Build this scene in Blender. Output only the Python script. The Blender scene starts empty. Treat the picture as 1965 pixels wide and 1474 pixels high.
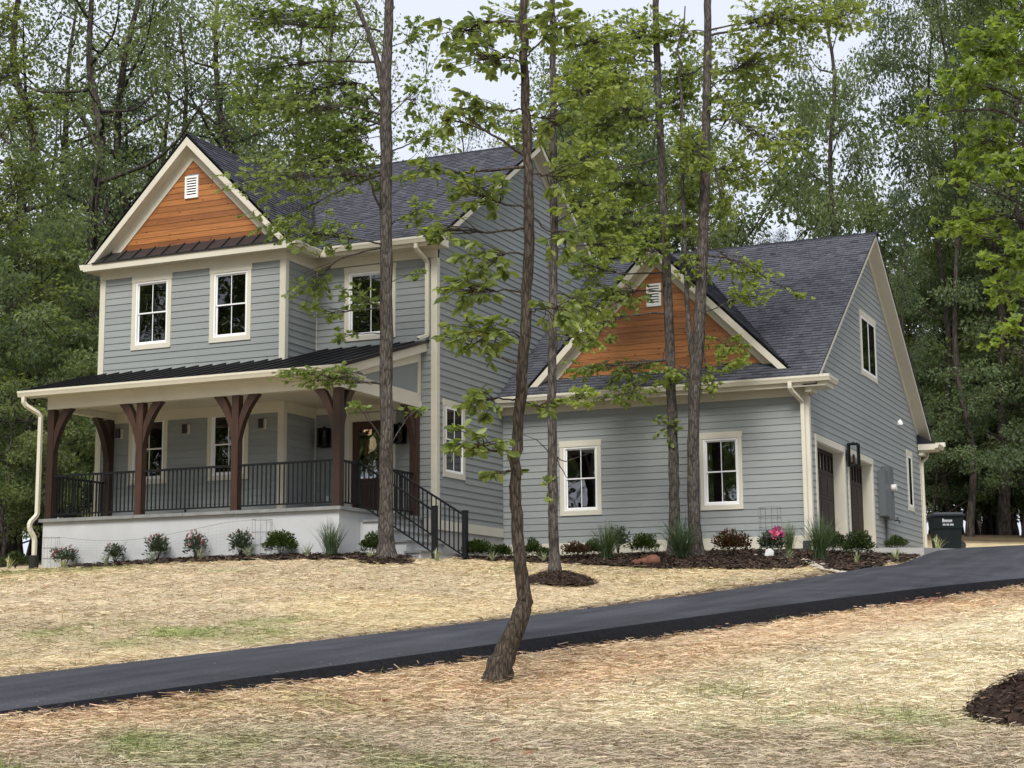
import bpy, bmesh, math, random
import numpy as np
from mathutils import Vector, Matrix
random.seed(7); RNG = np.random.default_rng(11)
S = bpy.context.scene
COL = S.collection
# ------------------------------------------------------------------ camera
FPX, CPX, CPY, IMW = 3138.0, 982.5, 737.0, 1965.0
def cam_axes(yaw, pit, rol):
    cy, sy, cp, sp = math.cos(yaw), math.sin(yaw), math.cos(pit), math.sin(pit)
    fwd = np.array([-sy*cp, cy*cp, sp]); right = np.array([cy, sy, 0.0]); up = np.cross(right, fwd)
    cr, sr = math.cos(rol), math.sin(rol)
    return cr*right+sr*up, -sr*right+cr*up, fwd
RIGHT, UP, FWD = cam_axes(math.radians(24.156), math.radians(8.791), math.radians(-0.424))
cam = bpy.data.cameras.new('camera'); camo = bpy.data.objects.new('camera', cam); COL.objects.link(camo)
cam.sensor_width = 36.0; cam.lens = FPX/IMW*36.0; cam.clip_start = 0.1; cam.clip_end = 2000.0
m = Matrix.Identity(4)
for i in range(3):
    m[i][0], m[i][1], m[i][2] = RIGHT[i], UP[i], -FWD[i]
camo.matrix_world = m
S.camera = camo
# ------------------------------------------------------------------ sky, sun, exposure
SUN_EL, SUN_AZ = math.radians(47), math.radians(168)      # azimuth clockwise from +Y
w = bpy.data.worlds.new('World'); S.world = w; w.use_nodes = True
nt = w.node_tree; nt.nodes.clear()
sky = nt.nodes.new('ShaderNodeTexSky'); sky.sky_type = 'NISHITA'; sky.sun_disc = False
sky.sun_elevation = SUN_EL; sky.sun_rotation = SUN_AZ; sky.air_density = 1.0; sky.dust_density = 4.0; sky.ozone_density = 1.0
sc = nt.nodes.new('ShaderNodeVectorMath'); sc.operation = 'SCALE'; sc.inputs[3].default_value = 0.08
nt.links.new(sky.outputs[0], sc.inputs[0])
mix = nt.nodes.new('ShaderNodeMixRGB'); mix.inputs[0].default_value = 0.80
mix.inputs[2].default_value = (0.64, 0.67, 0.755, 1)       # even overcast veil
nt.links.new(sc.outputs[0], mix.inputs[1])
bg = nt.nodes.new('ShaderNodeBackground'); bg.inputs[1].default_value = 1.0
nt.links.new(mix.outputs[0], bg.inputs[0])
wo = nt.nodes.new('ShaderNodeOutputWorld'); nt.links.new(bg.outputs[0], wo.inputs[0])
sl = bpy.data.lights.new('sun', 'SUN'); sl.energy = 2.4; sl.angle = math.radians(24); sl.color = (1.0, 0.965, 0.91)
so = bpy.data.objects.new('sun', sl); COL.objects.link(so)
so.rotation_euler = (math.pi/2-SUN_EL, 0, -SUN_AZ+math.pi)
so.location = (0, 0, 60)
S.view_settings.view_transform = 'Standard'; S.view_settings.look = 'None'
S.view_settings.gamma = 1.0; S.view_settings.use_curve_mapping = False
S.view_settings.exposure = 0.65
S.cycles.max_bounces = 8; S.cycles.diffuse_bounces = 4; S.cycles.glossy_bounces = 3
S.cycles.transmission_bounces = 4; S.cycles.transparent_max_bounces = 8
# ------------------------------------------------------------------ pixel helpers (directions only)
def ray(px, py):
    return RIGHT*((px-CPX)/FPX) - UP*((py-CPY)/FPX) + FWD
def on(px, py, ax, v):
    d = ray(px, py); return d*(v/d[ax])
def at_depth(px, py, dep):
    return ray(px, py)*dep
# ------------------------------------------------------------------ materials
def new_mat(name):
    mt = bpy.data.materials.new(name); mt.use_nodes = True
    b = mt.node_tree.nodes['Principled BSDF']
    return mt, mt.node_tree, b
def N(t, typ, **kw):
    n = t.nodes.new(typ)
    for k, v in kw.items():
        if k.startswith('i_'): n.inputs[int(k[2:])].default_value = v
        else: setattr(n, k, v)
    return n
def ramp(t, fac, stops):
    r = t.nodes.new('ShaderNodeValToRGB')
    while len(r.color_ramp.elements) < len(stops): r.color_ramp.elements.new(0.5)
    for e, (p, c) in zip(r.color_ramp.elements, stops):
        e.position = p; e.color = (*c, 1)
    t.links.new(fac, r.inputs[0]); return r.outputs[0]
def coords(t, scale=(1,1,1), kind='Object'):
    tc = t.nodes.new('ShaderNodeTexCoord'); mp = t.nodes.new('ShaderNodeMapping')
    mp.inputs['Scale'].default_value = scale
    t.links.new(tc.outputs[kind], mp.inputs[0]); return mp.outputs[0]
def noise(t, vec, scale, detail=4, rough=0.55):
    n = t.nodes.new('ShaderNodeTexNoise'); n.inputs['Scale'].default_value = scale
    n.inputs['Detail'].default_value = detail; n.inputs['Roughness'].default_value = rough
    if vec is not None: t.links.new(vec, n.inputs['Vector'])
    return n.outputs['Fac']
def bump(t, b, h, strength=0.3, dist=0.01):
    bp = t.nodes.new('ShaderNodeBump'); bp.inputs['Strength'].default_value = strength; bp.inputs['Distance'].default_value = dist
    t.links.new(h, bp.inputs['Height']); t.links.new(bp.outputs[0], b.inputs['Normal'])
def simple(name, col, rough=0.6, var=0.12, scale=3.0, stretch=(1,1,1), bstr=0.0, bdist=0.005, metal=0.0, bscale=None, spec=0.5):
    mt, t, b = new_mat(name)
    v = coords(t, stretch); n = noise(t, v, scale)
    lo = tuple(max(0, c*(1-var)) for c in col); hi = tuple(c*(1+var) for c in col)
    t.links.new(ramp(t, n, [(0.3, lo), (0.7, hi)]), b.inputs['Base Color'])
    b.inputs['Roughness'].default_value = rough; b.inputs['Metallic'].default_value = metal
    b.inputs['Specular IOR Level'].default_value = spec
    if bstr: bump(t, b, noise(t, v, bscale or scale*6), bstr, bdist)
    return mt
M = {}
def mix_random(t, a, b_, fac):
    mx = t.nodes.new('ShaderNodeMixRGB'); mx.blend_type = 'MULTIPLY'; mx.inputs[0].default_value = 1
    t.links.new(a, mx.inputs[1]); t.links.new(b_, mx.inputs[2]); return mx.outputs[0]
def siding_mat(name, col):
    mt, t, b = new_mat(name)
    v = coords(t, (0.35, 0.35, 5)); n = noise(t, v, 7, 5)
    c = ramp(t, n, [(0.25, tuple(x*0.93 for x in col)), (0.75, tuple(x*1.06 for x in col))])
    oi = t.nodes.new('ShaderNodeObjectInfo')
    r = ramp(t, oi.outputs['Random'], [(0, (0.93, 0.93, 0.94)), (1, (1.04, 1.04, 1.03))])
    big = noise(t, coords(t), 0.35, 2); rb = ramp(t, big, [(0.3, (0.95,)*3), (0.7, (1.03,)*3)])
    t.links.new(mix_random(t, mix_random(t, c, r, 1), rb, 1), b.inputs['Base Color'])
    b.inputs['Roughness'].default_value = 0.62
    bump(t, b, noise(t, coords(t, (0.6, 0.6, 9)), 14, 5), 0.25, 0.004); return mt
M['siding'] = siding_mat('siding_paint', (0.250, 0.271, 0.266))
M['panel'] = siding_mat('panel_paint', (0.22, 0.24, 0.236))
M['trim'] = simple('trim_paint', (0.57, 0.54, 0.445), 0.5, 0.05, 1.5)
M['gutter'] = simple('gutter_metal', (0.60, 0.57, 0.465), 0.38, 0.04, 1.2)
M['vinyl'] = simple('white_vinyl', (0.80, 0.80, 0.79), 0.4, 0.02, 2)
M['ceil'] = simple('porch_ceiling_paint', (0.55, 0.50, 0.39), 0.55, 0.05, 1.5)
M['stucco'] = simple('stucco', (0.45, 0.46, 0.465), 0.85, 0.07, 1.6, bstr=0.35, bdist=0.006, bscale=60)
M['stone'] = simple('stone_cap', (0.20, 0.205, 0.20), 0.75, 0.18, 5, bstr=0.2)
M['concrete'] = simple('concrete', (0.36, 0.35, 0.33), 0.85, 0.12, 2.5, bstr=0.2)
M['iron'] = simple('black_iron', (0.008, 0.009, 0.010), 0.5, 0.2, 8, spec=0.25)
M['black'] = simple('black_plastic', (0.012, 0.012, 0.013), 0.5, 0.2, 8)
M['metal_roof'] = simple('dark_metal_roof', (0.028, 0.027, 0.031), 0.36, 0.15, 1.2, metal=0.55)
M['pent_metal'] = simple('bronze_metal_roof', (0.036, 0.032, 0.033), 0.42, 0.12, 1.2, metal=0.4)
M['flash'] = simple('roof_edge_metal', (0.01, 0.01, 0.011), 0.45, 0.1, 3)
M['door_brown'] = simple('garage_door_paint', (0.030, 0.021, 0.016), 0.6, 0.12, 2, (1, 1, 6), spec=0.15)
M['grey_box'] = simple('grey_steel_box', (0.095, 0.108, 0.112), 0.45, 0.08, 3)
M['zinc'] = simple('galvanised', (0.33, 0.34, 0.34), 0.4, 0.1, 6, metal=0.3)
M['wire'] = simple('green_grey_wire', (0.13, 0.14, 0.14), 0.5, 0.1, 6)
M['netting'] = simple('netting', (0.20, 0.21, 0.21), 0.8, 0.05, 6)
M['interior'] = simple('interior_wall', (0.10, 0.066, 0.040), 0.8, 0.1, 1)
M['clay_pot'] = simple('terracotta', (0.17, 0.065, 0.036), 0.75, 0.3, 9, bstr=0.3)
M['bin'] = simple('dark_green_plastic', (0.006, 0.010, 0.010), 0.5, 0.15, 4, spec=0.2)
M['bin_lid'] = simple('bin_lid_plastic', (0.016, 0.020, 0.026), 0.35, 0.1, 4, spec=0.4)
M['mark'] = simple('white_print', (0.42, 0.43, 0.45), 0.6, 0.15, 30)
M['rock'] = simple('pale_stone', (0.42, 0.38, 0.32), 0.85, 0.3, 12, bstr=0.4)
M['plate'] = simple('white_plate', (0.62, 0.62, 0.60), 0.5, 0.05, 4)
def wood_mat(name, dark, lite, axis='z', knots=False, rough=0.55):
    mt, t, b = new_mat(name)
    st = {'z': (6, 6, 0.35), 'x': (0.35, 6, 9)}[axis]
    v = coords(t, st); n = noise(t, v, 5, 6, 0.65)
    c = ramp(t, n, [(0.25, dark), (0.55, tuple((a+b2)/2 for a, b2 in zip(dark, lite))), (0.8, lite)])
    oi = t.nodes.new('ShaderNodeObjectInfo')
    r = ramp(t, oi.outputs['Random'], [(0, (0.56, 0.50, 0.45)), (1, (1.18, 1.2, 1.2))])
    c = mix_random(t, c, r, 1)
    if knots:
        vo = t.nodes.new('ShaderNodeTexVoronoi'); vo.inputs['Scale'].default_value = 4.2
        t.links.new(coords(t, (0.8, 0.1, 1.7)), vo.inputs['Vector'])
        k = ramp(t, vo.outputs['Distance'], [(0.06, (0.22, 0.14, 0.10)), (0.15, (1, 1, 1))])
        c = mix_random(t, c, k, 1)
    t.links.new(c, b.inputs['Base Color']); b.inputs['Roughness'].default_value = rough
    bump(t, b, n, 0.25, 0.004); return mt
M['cedar'] = wood_mat('cedar_boards', (0.19, 0.060, 0.015), (0.47, 0.195, 0.048), 'x', True, 0.5)
M['post'] = wood_mat('stained_timber', (0.014, 0.007, 0.004), (0.074, 0.032, 0.018), 'z')
M['door_wood'] = wood_mat('door_wood', (0.020, 0.005, 0.004), (0.062, 0.016, 0.010), 'z', rough=0.35)
def shingle_mat():
    mt, t, b = new_mat('asphalt_shingle')
    a = N(t, 'ShaderNodeAttribute', attribute_name='tone')
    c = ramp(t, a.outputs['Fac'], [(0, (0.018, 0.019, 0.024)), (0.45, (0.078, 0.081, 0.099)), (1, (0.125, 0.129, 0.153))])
    n = noise(t, coords(t), 120, 3); g = ramp(t, n, [(0.3, (0.75,)*3), (0.7, (1.25,)*3)])
    n2 = noise(t, coords(t), 0.8, 3); g2 = ramp(t, n2, [(0.3, (0.88,)*3), (0.7, (1.1,)*3)])
    t.links.new(mix_random(t, mix_random(t, c, g, 1), g2, 1), b.inputs['Base Color'])
    b.inputs['Roughness'].default_value = 0.9; b.inputs['Specular IOR Level'].default_value = 0.25; bump(t, b, n, 0.4, 0.004); return mt
M['shingle'] = shingle_mat()
def glass_mat():
    mt, t, b = new_mat('window_glass'); t.nodes.remove(b)
    fr = N(t, 'ShaderNodeFresnel'); fr.inputs[0].default_value = 2.0
    n = noise(t, coords(t), 1.3, 2)
    bp = t.nodes.new('ShaderNodeBump'); bp.inputs['Strength'].default_value = 0.06; bp.inputs['Distance'].default_value = 0.05
    t.links.new(n, bp.inputs['Height'])
    gl = N(t, 'ShaderNodeBsdfGlossy'); gl.inputs['Roughness'].default_value = 0.01; gl.inputs[0].default_value = (0.95, 0.97, 1, 1)
    t.links.new(bp.outputs[0], gl.inputs['Normal'])
    tr = N(t, 'ShaderNodeBsdfTransparent'); tr.inputs[0].default_value = (0.82, 0.84, 0.84, 1)
    mx = N(t, 'ShaderNodeMixShader'); t.links.new(fr.outputs[0], mx.inputs[0])
    t.links.new(tr.outputs[0], mx.inputs[1]); t.links.new(gl.outputs[0], mx.inputs[2])
    o = [x for x in t.nodes if x.type == 'OUTPUT_MATERIAL'][0]; t.links.new(mx.outputs[0], o.inputs[0]); return mt
M['glass'] = glass_mat()
M['clear'] = M['glass'].copy(); M['clear'].name = 'clear_lantern_glass'
for n_ in M['clear'].node_tree.nodes:
    if n_.type == 'BSDF_TRANSPARENT': n_.inputs[0].default_value = (0.97, 0.97, 0.97, 1)
    if n_.type == 'FRESNEL': n_.inputs[0].default_value = 1.2
def emit_mat(name, col, s):
    mt, t, b = new_mat(name); b.inputs['Base Color'].default_value = (*col, 1)
    b.inputs['Emission Color'].default_value = (*col, 1); b.inputs['Emission Strength'].default_value = s; return mt
M['bulb_dim'] = emit_mat('lit_shade', (1.0, 0.62, 0.32), 1.2)
M['bulb'] = emit_mat('lit_bulb', (1.0, 0.78, 0.5), 9.0)
def asphalt_mat():
    mt, t, b = new_mat('asphalt')
    v = coords(t); n = noise(t, v, 1.1, 5); n2 = noise(t, v, 70, 3, 0.7); n3 = noise(t, coords(t, (1.2, 0.10, 1)), 2.2, 4)
    c = ramp(t, n, [(0.3, (0.036, 0.037, 0.044)), (0.7, (0.054, 0.056, 0.065))])
    c = mix_random(t, c, ramp(t, n2, [(0.3, (0.5,)*3), (0.72, (1.7,)*3)]), 1)
    c = mix_random(t, c, ramp(t, n3, [(0.3, (0.76,)*3), (0.7, (1.28,)*3)]), 1)
    t.links.new(c, b.inputs['Base Color']); b.inputs['Roughness'].default_value = 0.88; b.inputs['Specular IOR Level'].default_value = 0.12
    bump(t, b, n2, 0.5, 0.006); return mt
M['asphalt'] = asphalt_mat()
M['asphalt_edge'] = simple('asphalt_shoulder', (0.010, 0.010, 0.012), 0.95, 0.45, 30, bstr=0.7, bdist=0.02, bscale=45, spec=0.1)
def attr_color_mat(name, rough=0.85, bscale=90, bstr=0.5, ns=45):
    mt, t, b = new_mat(name)
    a = N(t, 'ShaderNodeAttribute', attribute_name='col')
    n = noise(t, coords(t), ns, 5, 0.7); n2 = noise(t, coords(t), 3.0, 4)
    c = mix_random(t, a.outputs['Color'], ramp(t, n, [(0.3, (0.55,)*3), (0.7, (1.4,)*3)]), 1)
    c = mix_random(t, c, ramp(t, n2, [(0.3, (0.82,)*3), (0.7, (1.15,)*3)]), 1)
    t.links.new(c, b.inputs['Base Color']); b.inputs['Roughness'].default_value = rough
    b.inputs['Specular IOR Level'].default_value = 0.2
    bump(t, b, n, bstr, 0.03); return mt
M['ground'] = attr_color_mat('straw_ground')
M['chips'] = attr_color_mat('bark_chips', ns=60)
def strand_mat(name):
    mt, t, b = new_mat(name)
    a = N(t, 'ShaderNodeAttribute', attribute_name='col')
    t.links.new(a.outputs['Color'], b.inputs['Base Color']); b.inputs['Roughness'].default_value = 0.6
    b.inputs['Specular IOR Level'].default_value = 0.25; return mt
M['strand'] = strand_mat('straw_strands')
def bark_mat(name, dark, lite, sc=1.0):
    mt, t, b = new_mat(name)
    v = coords(t, (1, 1, 0.22)); n = noise(t, v, 26*sc, 6, 0.7)
    vo = N(t, 'ShaderNodeTexVoronoi', feature='DISTANCE_TO_EDGE'); vo.inputs['Scale'].default_value = 20*sc
    t.links.new(v, vo.inputs['Vector'])
    c = ramp(t, n, [(0.3, dark), (0.72, lite)])
    c = mix_random(t, c, ramp(t, vo.outputs[0], [(0.0, (0.35,)*3), (0.18, (1.0,)*3)]), 1)
    c = mix_random(t, c, ramp(t, noise(t, coords(t), 3.0, 3), [(0.3, (0.7, 0.7, 0.68)), (0.7, (1.2, 1.2, 1.2))]), 1)
    t.links.new(c, b.inputs['Base Color']); b.inputs['Roughness'].default_value = 0.9
    b.inputs['Specular IOR Level'].default_value = 0.15
    mx = N(t, 'ShaderNodeMath', operation='ADD'); t.links.new(n, mx.inputs[0]); t.links.new(vo.outputs[0], mx.inputs[1])
    bump(t, b, mx.outputs[0], 0.9, 0.02); return mt
M['bark'] = bark_mat('oak_bark', (0.042, 0.037, 0.033), (0.165, 0.145, 0.128))
M['bark_near'] = bark_mat('tupelo_bark', (0.034, 0.027, 0.021), (0.140, 0.112, 0.086), 1.7)
M['bark_far'] = bark_mat('forest_bark', (0.034, 0.028, 0.024), (0.11, 0.092, 0.080), 0.5)
def leaf_mat(name, stops, trans=0.35, rough=0.5):
    mt, t, b = new_mat(name); 
    a = N(t, 'ShaderNodeAttribute', attribute_name='tone')
    c = ramp(t, a.outputs['Fac'], stops)
    oi = t.nodes.new('ShaderNodeObjectInfo')
    c = mix_random(t, c, ramp(t, oi.outputs['Random'], [(0, (0.78, 0.84, 0.95)), (1, (1.2, 1.14, 0.95))]), 1)
    t.links.new(c, b.inputs['Base Color']); b.inputs['Roughness'].default_value = rough
    b.inputs['Specular IOR Level'].default_value = 0.35
    tl = N(t, 'ShaderNodeBsdfTranslucent'); 
    br = N(t, 'ShaderNodeMixRGB', blend_type='MULTIPLY'); br.inputs[0].default_value = 1; br.inputs[2].default_value = (1.35, 1.3, 0.7, 1)
    t.links.new(c, br.inputs[1]); t.links.new(br.outputs[0], tl.inputs[0])
    mx = N(t, 'ShaderNodeMixShader'); mx.inputs[0].default_value = trans
    o = [x for x in t.nodes if x.type == 'OUTPUT_MATERIAL'][0]
    t.links.new(b.outputs[0], mx.inputs[1]); t.links.new(tl.outputs[0], mx.inputs[2]); t.links.new(mx.outputs[0], o.inputs[0]); return mt
M['leaf_oak'] = leaf_mat('oak_leaves', [(0, (0.120, 0.165, 0.050)), (0.5, (0.250, 0.315, 0.085)), (1, (0.370, 0.430, 0.120))], 0.58)
M['leaf_tup'] = leaf_mat('tupelo_leaves', [(0, (0.075, 0.115, 0.045)), (0.5, (0.160, 0.215, 0.075)), (1, (0.280, 0.340, 0.110))], 0.55, 0.38)
M['leaf_maple'] = leaf_mat('maple_leaves', [(0, (0.130, 0.185, 0.045)), (0.5, (0.240, 0.325, 0.070)), (1, (0.350, 0.430, 0.100))], 0.6)
M['leaf_far'] = leaf_mat('forest_leaves', [(0, (0.070, 0.105, 0.058)), (0.5, (0.150, 0.200, 0.100)), (1, (0.250, 0.305, 0.150))], 0.6)
M['leaf_pine'] = leaf_mat('pine_needles', [(0, (0.030, 0.055, 0.034)), (0.5, (0.068, 0.105, 0.060)), (1, (0.120, 0.165, 0.090))], 0.4)
M['box_leaf'] = leaf_mat('boxwood_leaves', [(0, (0.012, 0.026, 0.007)), (0.5, (0.032, 0.056, 0.012)), (1, (0.085, 0.115, 0.025))], 0.25)
M['rose_leaf'] = leaf_mat('rose_leaves', [(0, (0.030, 0.048, 0.032)), (0.5, (0.070, 0.098, 0.066)), (1, (0.13, 0.155, 0.105))], 0.25)
M['red_leaf'] = leaf_mat('burgundy_leaves', [(0, (0.030, 0.013, 0.009)), (0.5, (0.075, 0.034, 0.022)), (1, (0.080, 0.085, 0.028))], 0.25)
M['grass_leaf'] = leaf_mat('grass_blades', [(0, (0.040, 0.075, 0.030)), (0.5, (0.085, 0.130, 0.060)), (1, (0.170, 0.210, 0.110))], 0.3)
M['pale_leaf'] = leaf_mat('variegated_blades', [(0, (0.15, 0.20, 0.10)), (0.5, (0.33, 0.36, 0.22)), (1, (0.52, 0.52, 0.36))], 0.25)
M['pink'] = leaf_mat('pink_petals', [(0, (0.16, 0.045, 0.065)), (0.5, (0.32, 0.11, 0.15)), (1, (0.50, 0.24, 0.29))], 0.3)
M['peony'] = leaf_mat('peony_petals', [(0, (0.48, 0.05, 0.20)), (0.5, (0.66, 0.12, 0.34)), (1, (0.80, 0.32, 0.52))], 0.3)
M['stem'] = simple('plant_stem', (0.06, 0.05, 0.03), 0.8, 0.2, 10)
M['dry_leaf'] = leaf_mat('dry_leaves', [(0, (0.16, 0.06, 0.03)), (0.5, (0.30, 0.14, 0.07)), (1, (0.50, 0.34, 0.05))], 0.2)
# ------------------------------------------------------------------ mesh helpers
def link(name, me, mat, parent=None):
    o = bpy.data.objects.new(name, me); COL.objects.link(o)
    if mat is not None and not me.materials: me.materials.append(mat if not isinstance(mat, str) else M[mat])
    if parent is not None: attach(o, parent)
    return o
EMPTY_LOC = {}
def attach(o, parent):
    o.parent = parent
    if parent.name in EMPTY_LOC: o.matrix_parent_inverse = Matrix.Translation(-EMPTY_LOC[parent.name])
def tag(o, label=None, cat=None, group=None, kind=None):
    if label: o['label'] = label
    if cat: o['category'] = cat
    if group: o['group'] = group
    if kind: o['kind'] = kind
    return o
def thing(name, label, cat, loc, group=None, world=True):
    o = bpy.data.objects.new(name, None); COL.objects.link(o); o.location = Vector([float(a) for a in loc]); o.empty_display_size = 0.2
    if world: EMPTY_LOC[o.name] = Vector([float(a) for a in loc])
    return tag(o, label, cat, group)
def np_mesh(name, V, Fs, tone=None, col=None, smooth=False):
    """V (n,3); Fs list of int arrays (m,k); tone / col per face"""
    me = bpy.data.meshes.new(name); V = np.asarray(V, np.float32)
    me.vertices.add(len(V)); me.vertices.foreach_set('co', V.ravel())
    Fs = [np.asarray(f, np.int32) for f in (Fs if isinstance(Fs, list) else [Fs]) if len(f)]
    tot = sum(f.size for f in Fs); nf = sum(len(f) for f in Fs)
    me.loops.add(tot); me.polygons.add(nf)
    me.loops.foreach_set('vertex_index', np.concatenate([f.ravel() for f in Fs]))
    sizes = np.concatenate([np.full(len(f), f.shape[1], np.int32) for f in Fs])
    starts = np.concatenate([[0], np.cumsum(sizes)[:-1]]).astype(np.int32)
    me.polygons.foreach_set('loop_start', starts)
    try: me.polygons.foreach_set('loop_total', sizes)
    except Exception: pass
    if smooth: me.polygons.foreach_set('use_smooth', np.ones(nf, bool))
    me.update(calc_edges=True)
    if tone is not None:
        a = me.attributes.new('tone', 'FLOAT', 'FACE'); a.data.foreach_set('value', np.asarray(tone, np.float32))
    if col is not None:
        a = me.attributes.new('col', 'FLOAT_COLOR', 'FACE')
        c = np.ones((nf, 4), np.float32); c[:, :3] = col; a.data.foreach_set('color', c.ravel())
    return me
class MB:
    def __init__(s): s.v = []; s.f = []
    def add(s, vs, fs):
        b = len(s.v); s.v += [tuple(map(float, p)) for p in vs]; s.f += [tuple(b+i for i in f) for f in fs]
    def box(s, x0, x1, y0, y1, z0, z1):
        s.add([(x, y, z) for z in (z0, z1) for y in (y0, y1) for x in (x0, x1)],
              [(0,2,3,1), (4,5,7,6), (0,1,5,4), (2,6,7,3), (0,4,6,2), (1,3,7,5)])
        return s
    def hexa(s, b4, t4):
        s.add(list(b4)+list(t4), [(3,2,1,0), (4,5,6,7), (0,1,5,4), (1,2,6,5), (2,3,7,6), (3,0,4,7)]); return s
    def prism(s, poly, vec):
        n = len(poly); vec = np.asarray(vec, float)
        s.add(list(poly)+[np.asarray(p, float)+vec for p in poly],
              [tuple(range(n-1, -1, -1)), tuple(range(n, 2*n))]+[(i, (i+1) % n, n+(i+1) % n, n+i) for i in range(n)]); return s
    def tube(s, pts, r, n=8, cap=True):
        pts = [np.asarray(p, float) for p in pts]
        if np.isscalar(r): r = [r]*len(pts)
        b = len(s.v); ref = None
        for i, p in enumerate(pts):
            d = (pts[min(i+1, len(pts)-1)]-pts[max(i-1, 0)]); d /= (np.linalg.norm(d)+1e-9)
            if ref is None:
                ref = np.cross(d, (0, 0, 1.0))
                if np.linalg.norm(ref) < 0.1: ref = np.cross(d, (1.0, 0, 0))
            ref = ref-d*np.dot(ref, d); ref /= np.linalg.norm(ref)+1e-9; q = np.cross(d, ref)
            for k in range(n):
                a = 2*math.pi*k/n
                s.v.append(tuple(p+(ref*math.cos(a)+q*math.sin(a))*r[i]))
        for i in range(len(pts)-1):
            for k in range(n):
                a, c = b+i*n+k, b+i*n+(k+1) % n
                s.f.append((a, c, c+n, a+n))
        if cap:
            s.f.append(tuple(b+k for k in range(n-1, -1, -1))); s.f.append(tuple(b+(len(pts)-1)*n+k for k in range(n)))
        return s
    def lathe(s, c, prof, n=16):
        b = len(s.v)
        for r, z in prof:
            for k in range(n):
                a = 2*math.pi*k/n; s.v.append((c[0]+r*math.cos(a), c[1]+r*math.sin(a), c[2]+z))
        for i in range(len(prof)-1):
            for k in range(n):
                a, d = b+i*n+k, b+i*n+(k+1) % n; s.f.append((a, d, d+n, a+n))
        s.f.append(tuple(b+k for k in range(n-1, -1, -1))); s.f.append(tuple(b+(len(prof)-1)*n+k for k in range(n)))
        return s
    def mesh(s, name, smooth=False):
        me = bpy.data.meshes.new(name); me.from_pydata(s.v, [], s.f); me.update()
        bm = bmesh.new(); bm.from_mesh(me); bmesh.ops.recalc_face_normals(bm, faces=bm.faces); bm.to_mesh(me); bm.free()
        if smooth: me.polygons.foreach_set('use_smooth', np.ones(len(me.polygons), bool))
        return me
    def build(s, name, mat, parent=None, smooth=False, **tg):
        o = link(name, s.mesh(name, smooth), mat, parent)
        if tg: tag(o, **tg)
        return o
class Plane:
    """wall plane: F = faces the camera (Y const), S = faces +X (X const)"""
    def __init__(s, kind, c): s.k, s.c = kind, c
    def P(s, u, v, n=0.0):
        return (u, s.c-n, v) if s.k == 'F' else (s.c+n, u, v)
    def box(s, mb, u0, u1, v0, v1, n0, n1):
        b4 = [s.P(u0, v0, n0), s.P(u1, v0, n0), s.P(u1, v0, n1), s.P(u0, v0, n1)]
        t4 = [s.P(u0, v1, n0), s.P(u1, v1, n0), s.P(u1, v1, n1), s.P(u0, v1, n1)]
        mb.hexa(b4, t4); return mb
    def poly(s, mb, pts, n0, n1):
        d = np.array(s.P(0, 0, n1))-np.array(s.P(0, 0, n0))
        mb.prism([s.P(u, v, n0) for u, v in pts], d); return mb
# ------------------------------------------------------------------ terrain
def hit_line(px, py, p0, p1):
    d = ray(px, py); A = np.array([[d[0], p0[0]-p1[0]], [d[1], p0[1]-p1[1]]])
    t, s = np.linalg.solve(A, [p0[0], p0[1]]); return d*t
E0, E1 = np.array([-7.95, 8.99]), np.array([-3.6, 30.0])
DV = (E1-E0)/np.linalg.norm(E1-E0); DN = np.array([-DV[1], DV[0]])      # DN points west, to the house
DW = 3.0
W_PX = [(0,1305.8),(164,1283),(320.6,1266),(491.6,1245),(700,1221),(814,1209),(970.6,1190),(1113,1173),(1220,1160.4),(1350,1142),(1407.5,1131),(1514,1114.5),(1621,1100.6)]
E_PX = [(0,1365),(149.6,1346),(320.6,1320),(491.6,1295),(700,1270),(828,1254.8),(970.6,1232.7),(1077.5,1219),(1220,1198),(1350,1180.7),(1443,1167.5),(1621,1147),(1799,1126),(1965,1109)]
B_PX = [(0,1377),(149.6,1363),(320,1338),(498.7,1317),(700,1296),(828,1278),(935,1265.5),(1052.5,1248),(1184,1231),(1350,1209.5),(1443,1198),(1571,1179),(1728,1157),(1853,1138),(1965,1123)]
wl = [hit_line(x, y, E0+DN*DW, E1+DN*DW) for x, y in W_PX]
el = [hit_line(x, y, E0, E1) for x, y in E_PX]
bl = [hit_line(x, y, E0-DN*0.32, E1-DN*0.32) for x, y in B_PX]
def prof(pts):
    s = np.array([np.dot(p[:2]-E0, DV) for p in pts]); z = np.array([p[2] for p in pts])
    c = np.polyfit(s, z, 3); return lambda q: np.polyval(c, q)
zW, zE, zB = prof(wl), prof(el), prof(bl)
ctrl = []
for s in np.linspace(-4, 21.4, 14):
    e = E0+DV*s; sq = max(s, -1.0); ex = (s-sq)*0.06
    ctrl.append((*(e+DN*(DW+0.15)), zW(sq)+ex+0.0)); ctrl.append((*(e-DN*0.32), zB(sq)+ex))
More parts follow.
